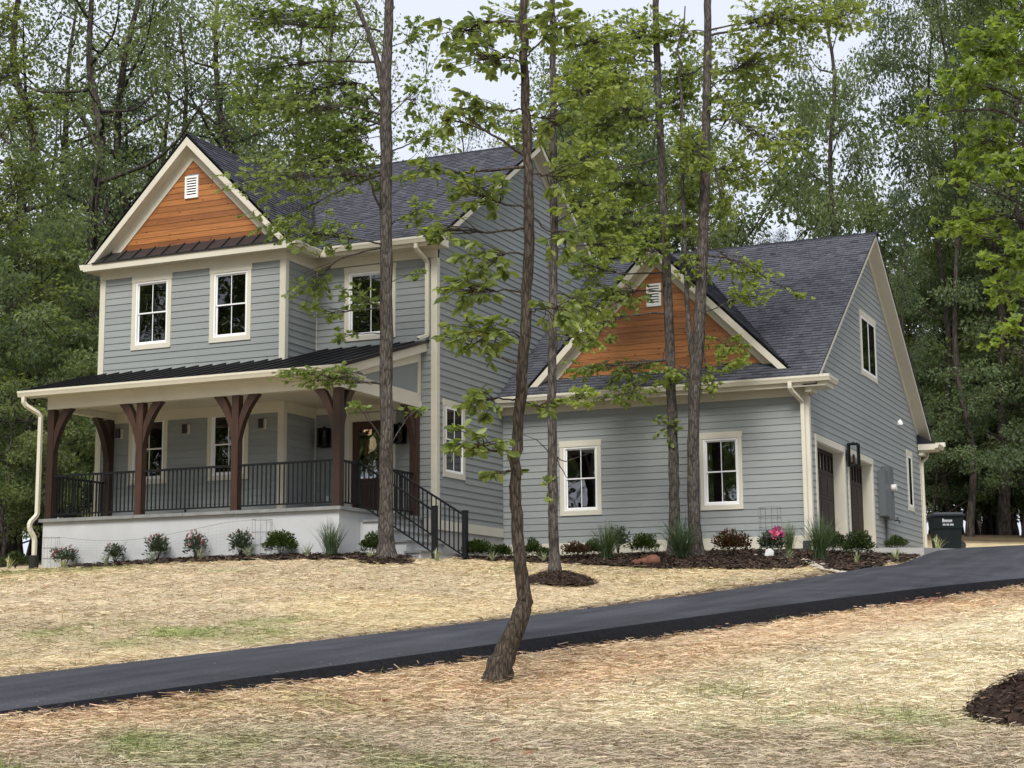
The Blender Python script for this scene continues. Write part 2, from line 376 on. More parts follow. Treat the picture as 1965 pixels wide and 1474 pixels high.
ctrl += [(0,0,-1.62),(4,-4,-1.8),(-6,-2,-1.75),(-3,4,-1.28),(3,6,-1.05),(-1,9,-0.86),(2,12,-0.55),(-3.5,10.5,-0.75),(-13,3,-1.25),(-16,8,-0.62),
 (-23.9,27.8,1.50),(-20,27.8,1.60),(-16.4,27.8,1.60),(-14.7,28.6,1.50),(-15.4,34.2,1.74),(-12.2,34.2,1.76),(-9,34.3,1.72),(-10.4,24.9,0.88),(-12.5,29,1.30),(-18,22,0.88),(-20,25,1.24),(-20,26.5,1.42),(-17,26.5,1.44),(-22.5,26.6,1.38),
 (-24,25,1.22),(-14,18,0.32),(-14,22,0.72),(-20,18,0.30),(-24,20,0.50),(-27,28,1.45),(-30,33,1.9),(-24,36,2.1),(-30,45,2.8),(-20,52,3.2),(-10,52,3.0),(-36,24,0.8),(-45,40,2.2),(-40,60,3.6),
 (-6.4,33,1.34),(-6.4,35,1.60),(-6.4,37,1.80),(-6.4,41,2.03),(-6.4,48,2.25),(-3.0,32.5,1.05),(-1.0,35,1.35),(1.3,37,1.62),(2.3,41,2.0),(2.2,48,2.33),(-5,51,2.62),(2,51,2.62),(-8,51,2.7),
 (6,40,1.9),(8,30,1.1),(3,25,0.75),(4,18,0.1),(10,20,0.25),(12,8,-0.9),(14,45,2.2),(15,60,3.2),(0,62,3.3),(-20,70,4.0),(30,40,1.8),(40,70,3.2),(0,100,4.5),(-60,90,5),(60,100,4),(0,-30,-2.8),(40,0,-1.6),(-40,0,-1.2),(40,-40,-3),(-40,-40,-3)]
# the beds at the garage corner
CT = np.array(ctrl); 
def tps(r2): return np.where(r2 > 1e-9, 0.5*r2*np.log(r2+1e-12), 0.0)
_n = len(CT); _d2 = ((CT[:, None, :2]-CT[None, :, :2])**2).sum(-1)
_A = np.zeros((_n+3, _n+3)); _A[:_n, :_n] = tps(_d2)+np.eye(_n)*0.8; _A[:_n, _n] = 1; _A[:_n, _n+1:] = CT[:, :2]; _A[_n:, :_n] = _A[:_n, _n:].T
_w = np.linalg.solve(_A, np.concatenate([CT[:, 2], np.zeros(3)]))
def terrain(P):
    P = np.atleast_2d(np.asarray(P, float))[:, :2]; out = np.empty(len(P))
    for i in range(0, len(P), 8000):
        q = P[i:i+8000]; d2 = ((q[:, None, :]-CT[None, :, :2])**2).sum(-1)
        out[i:i+8000] = tps(d2)@_w[:_n]+_w[_n]+q@_w[_n+1:]
    return out
def hz(x, y): return float(terrain([(x, y)])[0])
def ground_px(px, py):
    d = ray(px, py); ts = np.linspace(6, 75, 700); P = ts[:, None]*d[None]
    g = P[:, 2]-terrain(P); i = np.argmax(g < 0)
    if g[i] >= 0: i = len(ts)-1
    a, b = ts[max(i-1, 0)], ts[i]; ga, gb = g[max(i-1, 0)], g[i]
    t = a+(b-a)*(ga/(ga-gb+1e-9)) if ga > 0 else a
    return d*t
# driveway stations (west edge, east edge)
stW, stE = [], []
for s in np.linspace(-6, 21.45, 40):
    e = E0+DV*s; q = max(s, -1.0); ex = (s-q)*0.06
    stE.append((*e, zE(q)+ex)); stW.append((*(e+DN*DW), zW(q)+ex+0.02))
for W_, E_ in [((-6.36,33,1.37),(-2.9,32.5,1.23)), ((-6.27,35,1.63),(-1.2,35,1.52)), ((-6.27,36.8,1.81),(1.0,37,1.78)), ((-6.27,41,2.07),(2.0,41,2.12)), ((-6.27,45,2.24),(2.0,45,2.30)), ((-6.27,48.6,2.33),(2.0,48.6,2.44))]:
    stW.append(W_); stE.append(E_)
stW, stE = np.array(stW), np.array(stE)
DRIVE_POLY = np.concatenate([stW[:, :2], stE[::-1, :2]])
def inpoly(P, poly):
    P = np.atleast_2d(P)[:, :2]; x, y = P[:, 0], P[:, 1]; r = np.zeros(len(P), bool); n = len(poly)
    for i in range(n):
        x1, y1 = poly[i][:2]; x2, y2 = poly[(i+1) % n][:2]
        c = ((y1 > y) != (y2 > y)); xx = (x2-x1)*(y-y1)/((y2-y1) if y2 != y1 else 1e-9)+x1
        r ^= c & (x < xx)
    return r
_ph = RNG.uniform(0, 6.28, (24, 3)); _fr = RNG.normal(0, 1, (24, 2))
def vnoise(P, scale, k=0):
    P = np.atleast_2d(P)[:, :2]*scale; r = np.zeros(len(P))
    for i in range(8):
        f = _fr[(i+k) % 24]*(1+0.35*i); r += np.sin(P@f+_ph[(i+k) % 24, 0]+1.7*np.sin(P@_fr[(i+k+5) % 24]+_ph[(i+k) % 24, 1]))/(1+0.25*i)
    return r/4.0
def lerp(a, b, w): return a*(1-w[:, None])+np.asarray(b)*w[:, None]
def sstep(x, a, b): t = np.clip((x-a)/(b-a), 0, 1); return t*t*(3-2*t)
def forest_w(P): return np.zeros(len(P))
GREEN = [(*ground_px(px, py)[:2], r) for px, py, r in [(660, 1352, 0.7), (730, 1356, 0.5), (500, 1455, 0.9), (700, 1465, 0.8), (1480, 1408, 0.7), (1580, 1400, 0.6), (1760, 1395, 0.6), (900, 1470, 0.7), (300, 1470, 0.6), (1385, 1330, 0.3), (430, 1210, 0.8), (560, 1195, 0.9), (250, 1230, 0.6)]]
def ground_color(P):
    """what lies on the ground: straw, grass showing through, clay, leaf litter"""
    P = np.atleast_2d(P)[:, :2]; x, y = P[:, 0], P[:, 1]
    se = (P-E0)@DN                                   # metres west of the drive's east edge
    dc = np.hypot(x, y)
    n1, n2, n3 = vnoise(P, 0.5, 0), vnoise(P, 1.3, 3), vnoise(P, 0.22, 7)
    c = np.tile(np.array([0.53, 0.43, 0.285]), (len(P), 1))
    lawn = (se > 2).astype(float)
    c = lerp(c, (0.57, 0.46, 0.275), lawn*sstep(n3, -0.2, 0.5))
    c = lerp(c, (0.47, 0.385, 0.25), lawn*sstep(n1, 0.1, 0.7)*0.8)
    nearp = np.exp(-((y-26.4)/0.8)**2)*sstep(-x, 18.5, 21.5)
    c = lerp(c, (0.20, 0.23, 0.075), np.clip(nearp*0.75+sstep(n2+0.4*n1, 0.35, 0.95)*0.5*lawn, 0, 0.8))
    mid = lawn*np.exp(-((x+12.2)/1.8)**2-((y-16.6)/1.6)**2)
    c = lerp(c, (0.22, 0.24, 0.08), np.clip(mid*(0.5+n2), 0, 0.75))
    # east of the drive
    east = (se < 0.2).astype(float)
    org = east*(1-sstep(-se, 1.6, 3.4))
    c = lerp(c, (0.57, 0.425, 0.265), org)
    pale = east*sstep(-se, 1.9, 3.2)*sstep(dc, 10.7, 12.2)
    c = lerp(c, (0.66, 0.57, 0.39), pale)
    grey = east*(1-sstep(dc, 10.9, 12.4))*sstep(-se, 0.8, 2.0)
    c = lerp(c, (0.46, 0.38, 0.265), grey)
    c = lerp(c, (0.17, 0.20, 0.055), np.clip(east*sstep(n2+0.5*n1, 0.2, 0.8)*0.8*sstep(12.8-dc, 0.0, 1.5), 0, 0.8))
    gs = sum(np.exp(-((x-a)**2+(y-b)**2)/r**2) for a, b, r in GREEN)
    c = lerp(c, (0.20, 0.235, 0.07), np.clip(gs*(0.22+0.7*n2), 0, 0.42))
    soil = sstep(vnoise(P, 2.6, 13), 0.35, 0.9)*(1-forest_w(P))
    c = lerp(c, (0.22, 0.155, 0.10), soil*0.45)
    clay = east*np.exp(-((-se-0.6)/0.35)**2)*sstep(n1+0.3*n2, 0.0, 0.5)
    c = lerp(c, (0.20, 0.075, 0.038), clay*0.8)
    wedge = lawn*np.exp(-((se-3.2)/0.18)**2)*sstep(y, 14, 18)
    c = lerp(c, (0.075, 0.042, 0.028), wedge*0.85)
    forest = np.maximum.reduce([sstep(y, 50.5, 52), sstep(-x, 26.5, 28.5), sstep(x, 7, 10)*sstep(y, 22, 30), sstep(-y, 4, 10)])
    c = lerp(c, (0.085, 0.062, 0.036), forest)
    return c*(1+0.12*n2[:, None]), forest
gx = np.unique(np.concatenate([np.arange(-140, -34, 6), np.arange(-34, -26, 1.0), np.arange(-26, 6, 0.25), np.arange(6, 14, 1.0), np.arange(14, 141, 6)]))
gy = np.unique(np.concatenate([np.arange(-80, 4, 6), np.arange(4, 8, 0.5), np.arange(8, 38, 0.25), np.arange(38, 56, 0.6), np.arange(56, 221, 8)]))
GX, GY = np.meshgrid(gx, gy); GP = np.stack([GX.ravel(), GY.ravel()], 1)
GZ = terrain(GP)
near = (GP[:, 0] > -30) & (GP[:, 0] < 8) & (GP[:, 1] > 4) & (GP[:, 1] < 40)
GZ += np.where(near, 0.018*vnoise(GP, 2.3, 5)+0.012*vnoise(GP, 5.1, 9), 0)
GZ -= np.where(inpoly(GP, DRIVE_POLY), 0.14, 0)
_se = (GP-E0)@DN; GZ -= np.where((_se > -0.42) & (_se < 0.1) & (GP[:, 1] < 31) & (GP[:, 1] > 2), 0.10, 0)
nx, ny = len(gx), len(gy); idx = np.arange(nx*ny).reshape(ny, nx)
GF = np.stack([idx[:-1, :-1], idx[:-1, 1:], idx[1:, 1:], idx[1:, :-1]], -1).reshape(-1, 4)
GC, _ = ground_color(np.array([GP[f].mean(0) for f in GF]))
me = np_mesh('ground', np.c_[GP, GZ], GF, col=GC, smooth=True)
tag(link('ground', me, 'ground'), kind='structure')
# asphalt surface and its rough dark shoulder
K = 10; V = []
for a, b in zip(stW, stE):
    for k in range(K+1):
        t = k/K; p = a*(1-t)+b*t; V.append((p[0], p[1], p[2]+0.03*math.sin(math.pi*t)))
V = np.array(V); ns = len(stW); di = np.arange(ns*(K+1)).reshape(ns, K+1)
F = np.stack([di[:-1, :-1], di[:-1, 1:], di[1:, 1:], di[1:, :-1]], -1).reshape(-1, 4)
drv = tag(link('driveway', np_mesh('driveway', V, F, smooth=True), 'asphalt'), kind='structure')
V = []; so_ = []
tot = 46+0
fs = np.concatenate([[0], np.cumsum(np.linalg.norm(np.diff(stE[:, :2], axis=0), axis=1))])
fq = np.linspace(0, fs[-1], 420)
Ef = np.stack([np.interp(fq, fs, stE[:, i]) for i in range(3)], 1)
Tn = np.gradient(Ef[:, :2], axis=0); Tn /= np.linalg.norm(Tn, axis=1)[:, None]; On = np.stack([Tn[:, 1], -Tn[:, 0]], 1)
rows = []
for off, dz in ((0.0, 0.0), (0.035, -0.012), (0.14, -0.09), (0.24, -0.18), (0.36, -0.30)):
    j = RNG.normal(0, 0.012, len(Ef)) if off else 0
    p = Ef[:, :2]+On*(off+j)[:, None] if off else Ef[:, :2]
    rows.append(np.c_[p, Ef[:, 2]+dz+(RNG.normal(0, 0.012, len(Ef)) if off > 0.05 else 0)])
R_ = np.stack(rows, 1); V = R_.reshape(-1, 3); di = np.arange(len(V)).reshape(len(Ef), len(rows))
F = np.stack([di[:-1, :-1], di[:-1, 1:], di[1:, 1:], di[1:, :-1]], -1).reshape(-1, 4)
attach(link('driveway_shoulder', np_mesh('driveway_shoulder', V, F), 'asphalt_edge'), drv)
# ------------------------------------------------------------------ house
YB, YM, YG, XC, XD = 30.10, 31.44, 34.87, -15.90, -8.57     # bay front, main front, garage front, main right wall, garage right wall
XL, XB = -23.94, -18.95                                       # bay left / right
DECK = 2.57
house = thing('house', 'grey-blue clapboard two-storey house with cedar gables, timber porch and attached garage', 'house', (-16, 38, 1.6))
PF, PM, PG, PS, PX = Plane('F', YB), Plane('F', YM), Plane('F', YG), Plane('S', XC), Plane('S', XD)
PR = Plane('S', XB)
EXP = 0.1524
def backing(name, pl, vb, uL, uR, holes, mat='siding', parent=None, th=0.12):
    mb = MB(); vs = sorted(set([vb[0], vb[-1]]+list(vb)+[h[2] for h in holes if vb[0] < h[2] < vb[-1]]+[h[3] for h in holes if vb[0] < h[3] < vb[-1]]))
    for v0, v1 in zip(vs[:-1], vs[1:]):
        hs = sorted([h for h in holes if h[2] < (v0+v1)/2 < h[3]])
        l0, l1, r0, r1 = uL(v0), uL(v1), uR(v0), uR(v1)
        cur0, cur1 = l0, l1
        for h in hs+[None]:
            e0, e1 = (h[0], h[0]) if h else (r0, r1)
            if e0-cur0 > 1e-3 or e1-cur1 > 1e-3:
                b4 = [pl.P(cur0, v0, -th), pl.P(e0, v0, -th), pl.P(e0, v0, 0), pl.P(cur0, v0, 0)]
                t4 = [pl.P(cur1, v1, -th), pl.P(e1, v1, -th), pl.P(e1, v1, 0), pl.P(cur1, v1, 0)]
                mb.hexa(b4, t4)
            if h: cur0 = cur1 = h[1]
    return mb.build(name, mat, parent or house)
def boards(wall, pl, z0, z1, uL, uR, holes, mat='siding', phase=0.0, exp=EXP, name='siding_board', proud=0.018, joint=True):
    k = math.floor((z0-phase)/exp); z = phase+k*exp
    while z < z1-0.01:
        a, b = max(z, z0), min(z+exp, z1); z += exp
        if b-a < 0.02: continue
        mid = (a+b)/2
        segs = [[uL, uR]]; cuts = []
        for h in sorted(holes):
            if min(h[3], b)-max(h[2], a) > 0.5*(b-a): cuts.append(h)
        spans = []; left = (uL(a), uL(b))
        for h in cuts: spans.append((left, (h[0], h[0]))); left = (h[1], h[1])
        spans.append((left, (uR(a), uR(b))))
        for (l0, l1), (r0, r1) in spans:
            if r0-l0 < 0.03 and r1-l1 < 0.03: continue
            pieces = [((l0, l1), (r0, r1))]
            if joint and r0-l0 > 3.8 and RNG.random() < 0.7:      # butt joint of two boards
                q = l0+(r0-l0)*RNG.uniform(0.3, 0.7)
                pieces = [((l0, l1), (q-0.0015, q-0.0015)), ((q+0.0015, q+0.0015), (r0, r1))]
            for (p0, p1), (q0, q1) in pieces:
                p1 = min(p1, max(q1, p1)); q1 = max(q1, p1+1e-3)
                nb, ntp = proud, 0.003; jj = RNG.normal(0, 0.0012)
                mb = MB().hexa([pl.P(p0, a, 0.0005), pl.P(q0, a, 0.0005), pl.P(q0, a, nb+jj), pl.P(p0, a, nb+jj)],
                               [pl.P(p1, b-0.001, 0.0005), pl.P(q1, b-0.001, 0.0005), pl.P(q1, b-0.001, ntp), pl.P(p1, b-0.001, ntp)])
                mb.build(name, mat, wall)
def C_(v): return lambda z: v
def window(pl, u0, u1, v0, v1, cas=0.10, head=0.14, sillh=0.11, cols=2, sash=True, dark=False, name='window', thin=False):
    """u0..v1 are the outer casing; returns the opening"""
    mb = MB(); t = 0.032 if not thin else 0.026; fo, po_n = (0.020, 0.0) if not thin else (0.026, 0.040)
    pl.box(mb, u0, u0+cas, v0+sillh, v1-head, 0.001, t); pl.box(mb, u1-cas, u1, v0+sillh, v1-head, 0.001, t)
    pl.box(mb, u0-0.004, u1+0.004, v0, v0+sillh, 0.001, t+0.003); pl.box(mb, u0-0.014, u1+0.014, v1-head, v1, 0.001, t+0.006)
    wn = mb.build(name, 'trim', house)
    a0, a1, b0, b1 = u0+cas, u1-cas, v0+sillh, v1-head
    fr = 0.045 if not thin else 0.03
    f = MB()
    pl.box(f, a0, a0+fr, b0, b1, -0.05, fo); pl.box(f, a1-fr, a1, b0, b1, -0.05, fo)
    pl.box(f, a0+fr, a1-fr, b0, b0+fr, -0.05, fo+0.002); pl.box(f, a0+fr, a1-fr, b1-fr, b1, -0.05, fo)
    f.build('frame', 'vinyl', wn)
    g0, g1, h0, h1 = a0+fr, a1-fr, b0+fr, b1-fr; hm = (h0+h1)/2
    def pane(x0, x1, y0, y1, n):
        p = MB(); pl.box(p, x0, x1, y0, y1, n-0.003, n); p.build('pane', 'glass', wn)
    if sash:
        sr = 0.030
        s1 = MB()
        for (y0, y1, n) in ((hm-0.015, h1, -0.012+po_n), (h0, hm+0.015, -0.034+po_n*1.1)):
            pl.box(s1, g0, g0+sr, y0, y1, n-0.02, n); pl.box(s1, g1-sr, g1, y0, y1, n-0.02, n)
            pl.box(s1, g0+sr, g1-sr, y0, y0+sr, n-0.02, n+0.001); pl.box(s1, g0+sr, g1-sr, y1-sr, y1, n-0.02, n+0.001)
        s1.build('sash', 'vinyl', wn)
        for (y0, y1, n) in ((hm+0.015, h1-sr, -0.020+po_n), (h0+sr, hm-0.015, -0.042+po_n*1.1)):
            pane(g0+sr, g1-sr, y0, y1, n)
            for c in range(1, cols):
                uu = g0+sr+(g1-g0-2*sr)*c/cols
                mu = MB(); pl.box(mu, uu-0.009, uu+0.009, y0, y1, n+0.0005, n+0.007); mu.build('muntin', 'vinyl', wn)
    else:
        w_ = (g1-g0)/cols; s1 = MB()
        for c in range(cols):
            x0, x1 = g0+w_*c, g0+w_*(c+1); sr = 0.032
            pl.box(s1, x0, x0+sr, h0, h1, -0.032, -0.012+po_n); pl.box(s1, x1-sr, x1, h0, h1, -0.032, -0.012+po_n)
            pl.box(s1, x0+sr, x1-sr, h0, h0+sr, -0.032, -0.011+po_n); pl.box(s1, x0+sr, x1-sr, h1-sr, h1, -0.032, -0.011+po_n)
            pane(x0+sr, x1-sr, h0+sr, h1-sr, -0.018+po_n)
        s1.build('sash', 'vinyl', wn)
    return (a0, a1, b0, b1), (u0, u1, v0, v1)
# --- windows first, walls around them
W = {}
W['b1'] = window(PF, -23.05, -21.96, 6.54, 8.262, head=0.14)
W['b2'] = window(PF, -20.91, -19.82, 6.54, 8.262, head=0.14)
W['p1'] = window(PF, -23.03, -21.97, 3.45, 5.03, head=0.10)
W['p2'] = window(PF, -20.90, -19.83, 3.45, 5.03, head=0.10)
W['m1'] = window(PM, -18.21, -16.91, 6.57, 8.262, head=0.14)
W['s1'] = window(PS, 31.72, 32.81, 3.46, 5.17, cas=0.11, thin=True)
W['g1'] = window(PG, -14.43, -13.41, 2.74, 4.47, cas=0.095)
W['g2'] = window(PG, -11.05, -10.08, 2.74, 4.47, cas=0.085)
W['x1'] = window(PX, 40.47, 42.36, 6.44, 8.11, cas=0.12, sash=False, cols=2, thin=True)
W['x2'] = window(PX, 45.92, 46.74, 3.40, 5.09, cas=0.13, sash=False, cols=1, thin=True)
DOOR = (-18.05, -17.02, DECK, 4.78)
GD1, GD2 = (35.45, 38.10, 1.95, 4.23), (38.60, 41.22, 1.95, 4.23)
PH = 8.265
# bay front
bw = backing('front_wall', PF, [DECK-0.4, 8.45], C_(XL), C_(XB), [W[k][0] for k in ('b1', 'b2', 'p1', 'p2')])
boards(bw, PF, 5.98, 8.262, C_(XL+0.13), C_(XB-0.12), [W['b1'][1], W['b2'][1]], phase=PH)
boards(bw, PF, DECK, 4.87, C_(XL+0.13), C_(XB-0.12), [W['p1'][1], W['p2'][1]], phase=PH)
# gable wall of the bay (behind the cedar)
PKX, PKZ = -21.445, 11.40
mb = MB(); PF.poly(mb, [(XL, 8.45), (XB, 8.45), (PKX, 8.45+(XB-XL)/2)], -0.12, 0); mb.build('gable_wall', 'siding', house)
# return of the bay, main front
rw = backing('return_wall', PR, [DECK-0.4, 8.6], C_(YB), C_(YM), [])
boards(rw, PR, 5.98, 8.262, C_(YB+0.11), C_(YM), [], phase=PH); boards(rw, PR, DECK, 4.87, C_(YB+0.11), C_(YM), [], phase=PH)
mw = backing('entry_wall', PM, [DECK-0.4, 8.6], C_(XB), C_(XC), [W['m1'][0], DOOR])
boards(mw, PM, 6.1, 8.262, C_(XB+0.03), C_(XC-0.11), [W['m1'][1]], phase=PH)
boards(mw, PM, DECK, 5.05, C_(XB+0.03), C_(XC-0.11), [(-18.17, -16.90, DECK, 4.92)], phase=PH)
boards(mw, PM, 5.05, 6.1, C_(-16.26), C_(XC-0.11), [], phase=PH)
# main right wall with its gable; roof: ridge Y 36.73 z 12.35, eave Y 31.0 z 8.66
MRY, MRZ, MEY, MEZ = 36.73, 12.35, 31.00, 8.66; MSL = (MRZ-MEZ)/(MRY-MEY)
def main_roof(y): return MEZ+MSL*(min(y, 2*MRY-y)-MEY)
YR = 2*MRY-YM
gl = lambda z: max(YM, MEY+(z+0.12-MEZ)/MSL); gr = lambda z: min(YR, 2*MRY-MEY-(z+0.12-MEZ)/MSL)
sw = backing('side_wall', PS, [1.2, 8.6, 8.78, 12.1], lambda z: gl(z) if z > 8.61 else YM, lambda z: gr(z) if z > 8.61 else YR, [W['s1'][0]])
gl2 = lambda z: max(YM+0.11, MEY+(z+0.16-MEZ)/MSL); gr2 = lambda z: min(YR, 2*MRY-MEY-(z+0.16-MEZ)/MSL)
boards(sw, PS, 2.505, 12.05, gl2, gr2, [W['s1'][1]], phase=PH)
mb = MB(); PS.box(mb, YM, YG-0.02, 2.29, 2.50, 0, 0.03); mb.build('skirt_board', 'trim', house)
mb = MB(); PS.box(mb, YM+0.02, YG, 0.9, 2.285, -0.10, 0.004); PM.box(mb, -16.2, XC-0.02, 0.9, DECK, -0.1, 0.003); mb.build('foundation', 'concrete', house)
mb = MB(); mb.box(XL, XL+0.12, YB, YR, 1.2, 8.7); mb.box(XL, XC-0.01, YR-0.12, YR-0.001, 1.2, 8.7); mb.build('rear_walls', 'siding', house)
# garage walls
GRY, GRZ, GEY, GEZ = 41.45, 10.26, 34.45, 5.50; GSL = (GRZ-GEZ)/(GRY-GEY)
YGR = 2*GRY-YG
gw = backing('garage_front_wall', PG, [1.2, 5.45], C_(XC), C_(XD), [W['g1'][0], W['g2'][0]])
boards(gw, PG, 2.12, 5.16, C_(XC+0.02), C_(XD-0.13), [W['g1'][1], W['g2'][1]], phase=2.12)
mb = MB(); PG.box(mb, XC+0.03, XD-0.005, 1.84, 2.12, 0, 0.022); mb.build('water_table', 'trim', house)
ga = lambda z: max(YG, GEY+(z+0.10-GEZ)/GSL); gb_ = lambda z: min(YGR, 2*GRY-GEY-(z+0.10-GEZ)/GSL)
xw = backing('garage_side_wall', PX, [1.2, 5.40, 5.72, 10.05], lambda z: ga(z) if z > 5.6 else YG, lambda z: gb_(z) if z > 5.6 else YGR, [W['x1'][0], W['x2'][0], GD1, GD2])
ga2 = lambda z: max(YG+0.10, GEY+(z+0.16-GEZ)/GSL); gb2 = lambda z: min(YGR-0.08, 2*GRY-GEY-(z+0.42-GEZ)/GSL)
HG = [W['x1'][1], W['x2'][1], (35.32, 38.23, 1.5, 4.38), (38.47, 41.34, 1.5, 4.38)]
boards(xw, PX, 2.05, 9.82, ga2, gb2, HG, phase=2.12)
mb = MB(); PX.box(mb, YG+0.02, 35.32, 1.2, 2.05, -0.1, 0.012); PX.box(mb, 41.34, YGR-0.01, 1.2, 2.05, -0.1, 0.012); PX.box(mb, 38.23, 38.47, 1.2, 2.05, -0.1, 0.012); mb.build('garage_foundation', 'concrete', house)
mb = MB(); mb.box(XC, XD-0.01, YGR-0.12, YGR-0.001, 1.2, 5.6); mb.build('garage_rear_wall', 'siding', house)
# --- interior: floors, ceilings and a partition, so that the windows look into rooms
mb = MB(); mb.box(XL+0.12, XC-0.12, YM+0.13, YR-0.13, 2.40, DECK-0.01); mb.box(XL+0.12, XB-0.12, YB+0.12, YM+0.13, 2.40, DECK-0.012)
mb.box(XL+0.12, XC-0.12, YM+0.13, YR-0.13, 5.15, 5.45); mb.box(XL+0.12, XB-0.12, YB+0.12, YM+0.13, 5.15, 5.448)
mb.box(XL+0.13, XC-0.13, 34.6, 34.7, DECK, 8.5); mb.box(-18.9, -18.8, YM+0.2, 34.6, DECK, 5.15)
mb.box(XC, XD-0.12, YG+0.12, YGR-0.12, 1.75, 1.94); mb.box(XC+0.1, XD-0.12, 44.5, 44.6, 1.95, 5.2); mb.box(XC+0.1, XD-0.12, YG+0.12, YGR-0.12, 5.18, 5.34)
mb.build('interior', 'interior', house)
# --- corner boards, friezes
def corner(pl_front, x, ysd, z0, z1, w=0.125, right=True):
    mb = MB(); 
    if right: mb.box(x-w, x+0.028, pl_front.c-0.028, pl_front.c-0.0005, z0, z1); mb.box(x+0.0005, x+0.028, pl_front.c-0.0005, pl_front.c+w-0.02, z0, z1)
    else: mb.box(x-0.028, x+w, pl_front.c-0.028, pl_front.c-0.0005, z0, z1); mb.box(x-0.028, x-0.0005, pl_front.c-0.0005, pl_front.c+w, z0, z1)
    mb.build('corner_board', 'trim', house)
corner(PF, XL, 0, DECK, 8.26, right=False); corner(PF, XB, 0, DECK, 8.26)
corner(PM, XC, 0, 2.30, 8.28); corner(PG, XD, 0, 1.80, 5.16)
mb = MB(); mb.box(XD-0.10, XD+0.028, YGR+0.0005, YGR+0.028, 1.9, 5.2); mb.box(XD+0.0005, XD+0.028, YGR-0.09, YGR+0.0005, 1.9, 5.2); mb.build('corner_board', 'trim', house)
mb = MB(); PR.box(mb, YM-0.035, YM-0.017, DECK, 8.26, 0, 0.03); mb.build('corner_board', 'trim', house)
mb = MB(); PF.box(mb, XL-0.03, XB+0.03, 8.262, 8.46, 0, 0.034); PR.box(mb, YB, YM-0.035, 8.262, 8.60, 0, 0.03); PM.box(mb, XB+0.031, XC+0.03, 8.29, 8.60, 0, 0.034)
mb.build('frieze_board', 'trim', house); mb = MB()
PF.box(mb, XL+0.001, XB+0.029, 4.87, 5.10, 0, 0.036); PR.box(mb, YB, YM, 4.87, 5.10, 0, 0.032); PM.box(mb, XB+0.033, -16.26, 4.95, 5.10, 0, 0.03)
mb.build('frieze_board', 'trim', house); mb = MB()
PG.box(mb, XC+0.001, XD+0.03, 5.162, 5.40, 0, 0.03); mb.build('frieze_board', 'trim', house)
# ------------------------------------------------------------------ roofs
def slab(mb, pts, th=0.05, off=0.004):
    p = [np.asarray(a, float) for a in pts]; n = np.cross(p[1]-p[0], p[2]-p[0]); n /= np.linalg.norm(n)
    if n[2] < 0: n = -n
    mb.prism([q-n*off for q in p], -n*th); return mb
def shingles(name, O, U, Vv, smax, umin, umax, parent, exp=0.143, s0=0.0):
    O, U, Vv = (np.asarray(a, float) for a in (O, U, Vv)); Nn = np.cross(U, Vv); Nn /= np.linalg.norm(Nn)
    if Nn[2] < 0: Nn = -Nn
    vs, fs, tn = [], [], []; s = s0
    while s < smax-0.02:
        s2 = min(s+exp*1.12, smax); a0, a1 = umin(s), umax(s)
        u = a0-RNG.uniform(0, 0.15); lift = 0.012
        while u < a1:
            w_ = RNG.uniform(0.08, 0.24); l, r = max(u, a0), min(u+w_-0.004, a1); u += w_
            if r-l < 0.015: continue
            h = lift+RNG.choice([0.002, 0.008, 0.012])
            ds = RNG.normal(0, 0.004)
            l2, r2 = min(max(l, umin(s2)), r), max(min(r, umax(s2)), l)
            if r2-l2 < 0.002: r2 = l2+0.002
            b = len(vs)
            vs += [O+U*l+Vv*(s+ds), O+U*r+Vv*(s+ds), O+U*l+Vv*(s+ds)+Nn*h, O+U*r+Vv*(s+ds)+Nn*h, O+U*r2+Vv*s2+Nn*0.003, O+U*l2+Vv*s2+Nn*0.003]
            fs += [(b, b+1, b+3, b+2), (b+2, b+3, b+4, b+5)]
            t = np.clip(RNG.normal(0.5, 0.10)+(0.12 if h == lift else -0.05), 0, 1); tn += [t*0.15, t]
        s += exp
    o = link(name, np_mesh(name, np.array(vs), [np.array(fs)], tone=tn), 'shingle', parent); o['kind'] = 'stuff'
    return o
# main roof
mb = MB(); XR0, XR1 = -24.25, -15.60
slab(mb, [(XR0, MEY, MEZ), (XR1, MEY, MEZ), (XR1, MRY, MRZ), (XR0, MRY, MRZ)]); slab(mb, [(XR1, 2*MRY-MEY, MEZ), (XR0, 2*MRY-MEY, MEZ), (XR0, MRY, MRZ), (XR1, MRY, MRZ)])
mroof = mb.build('main_roof', 'shingle', house)
ml = math.hypot(MRY-MEY, MRZ-MEZ); mv = np.array([0, MRY-MEY, MRZ-MEZ])/ml
def mleft(s):
    z = MEZ+s*mv[2]; return PKX+(PKZ-z) if z < PKZ else XR0
shingles('shingles', (0, MEY, MEZ), (1, 0, 0), mv, ml, mleft, C_(XR1), mroof)
shingles('shingles', (0, 2*MRY-MEY, MEZ), (1, 0, 0), mv*np.array([1, -1, 1]), ml, C_(XR0), C_(XR1), mroof, exp=0.3)
mb = MB()
for k in range(36):                                            # ridge caps
    x = XR0+k*0.24; mb.prism([(x, MRY-0.13, MRZ-0.075), (x, MRY, MRZ+0.022), (x, MRY+0.13, MRZ-0.075), (x, MRY, MRZ-0.004)], (0.243, 0, 0.006))
mb.build('ridge_cap', 'shingle', mroof)
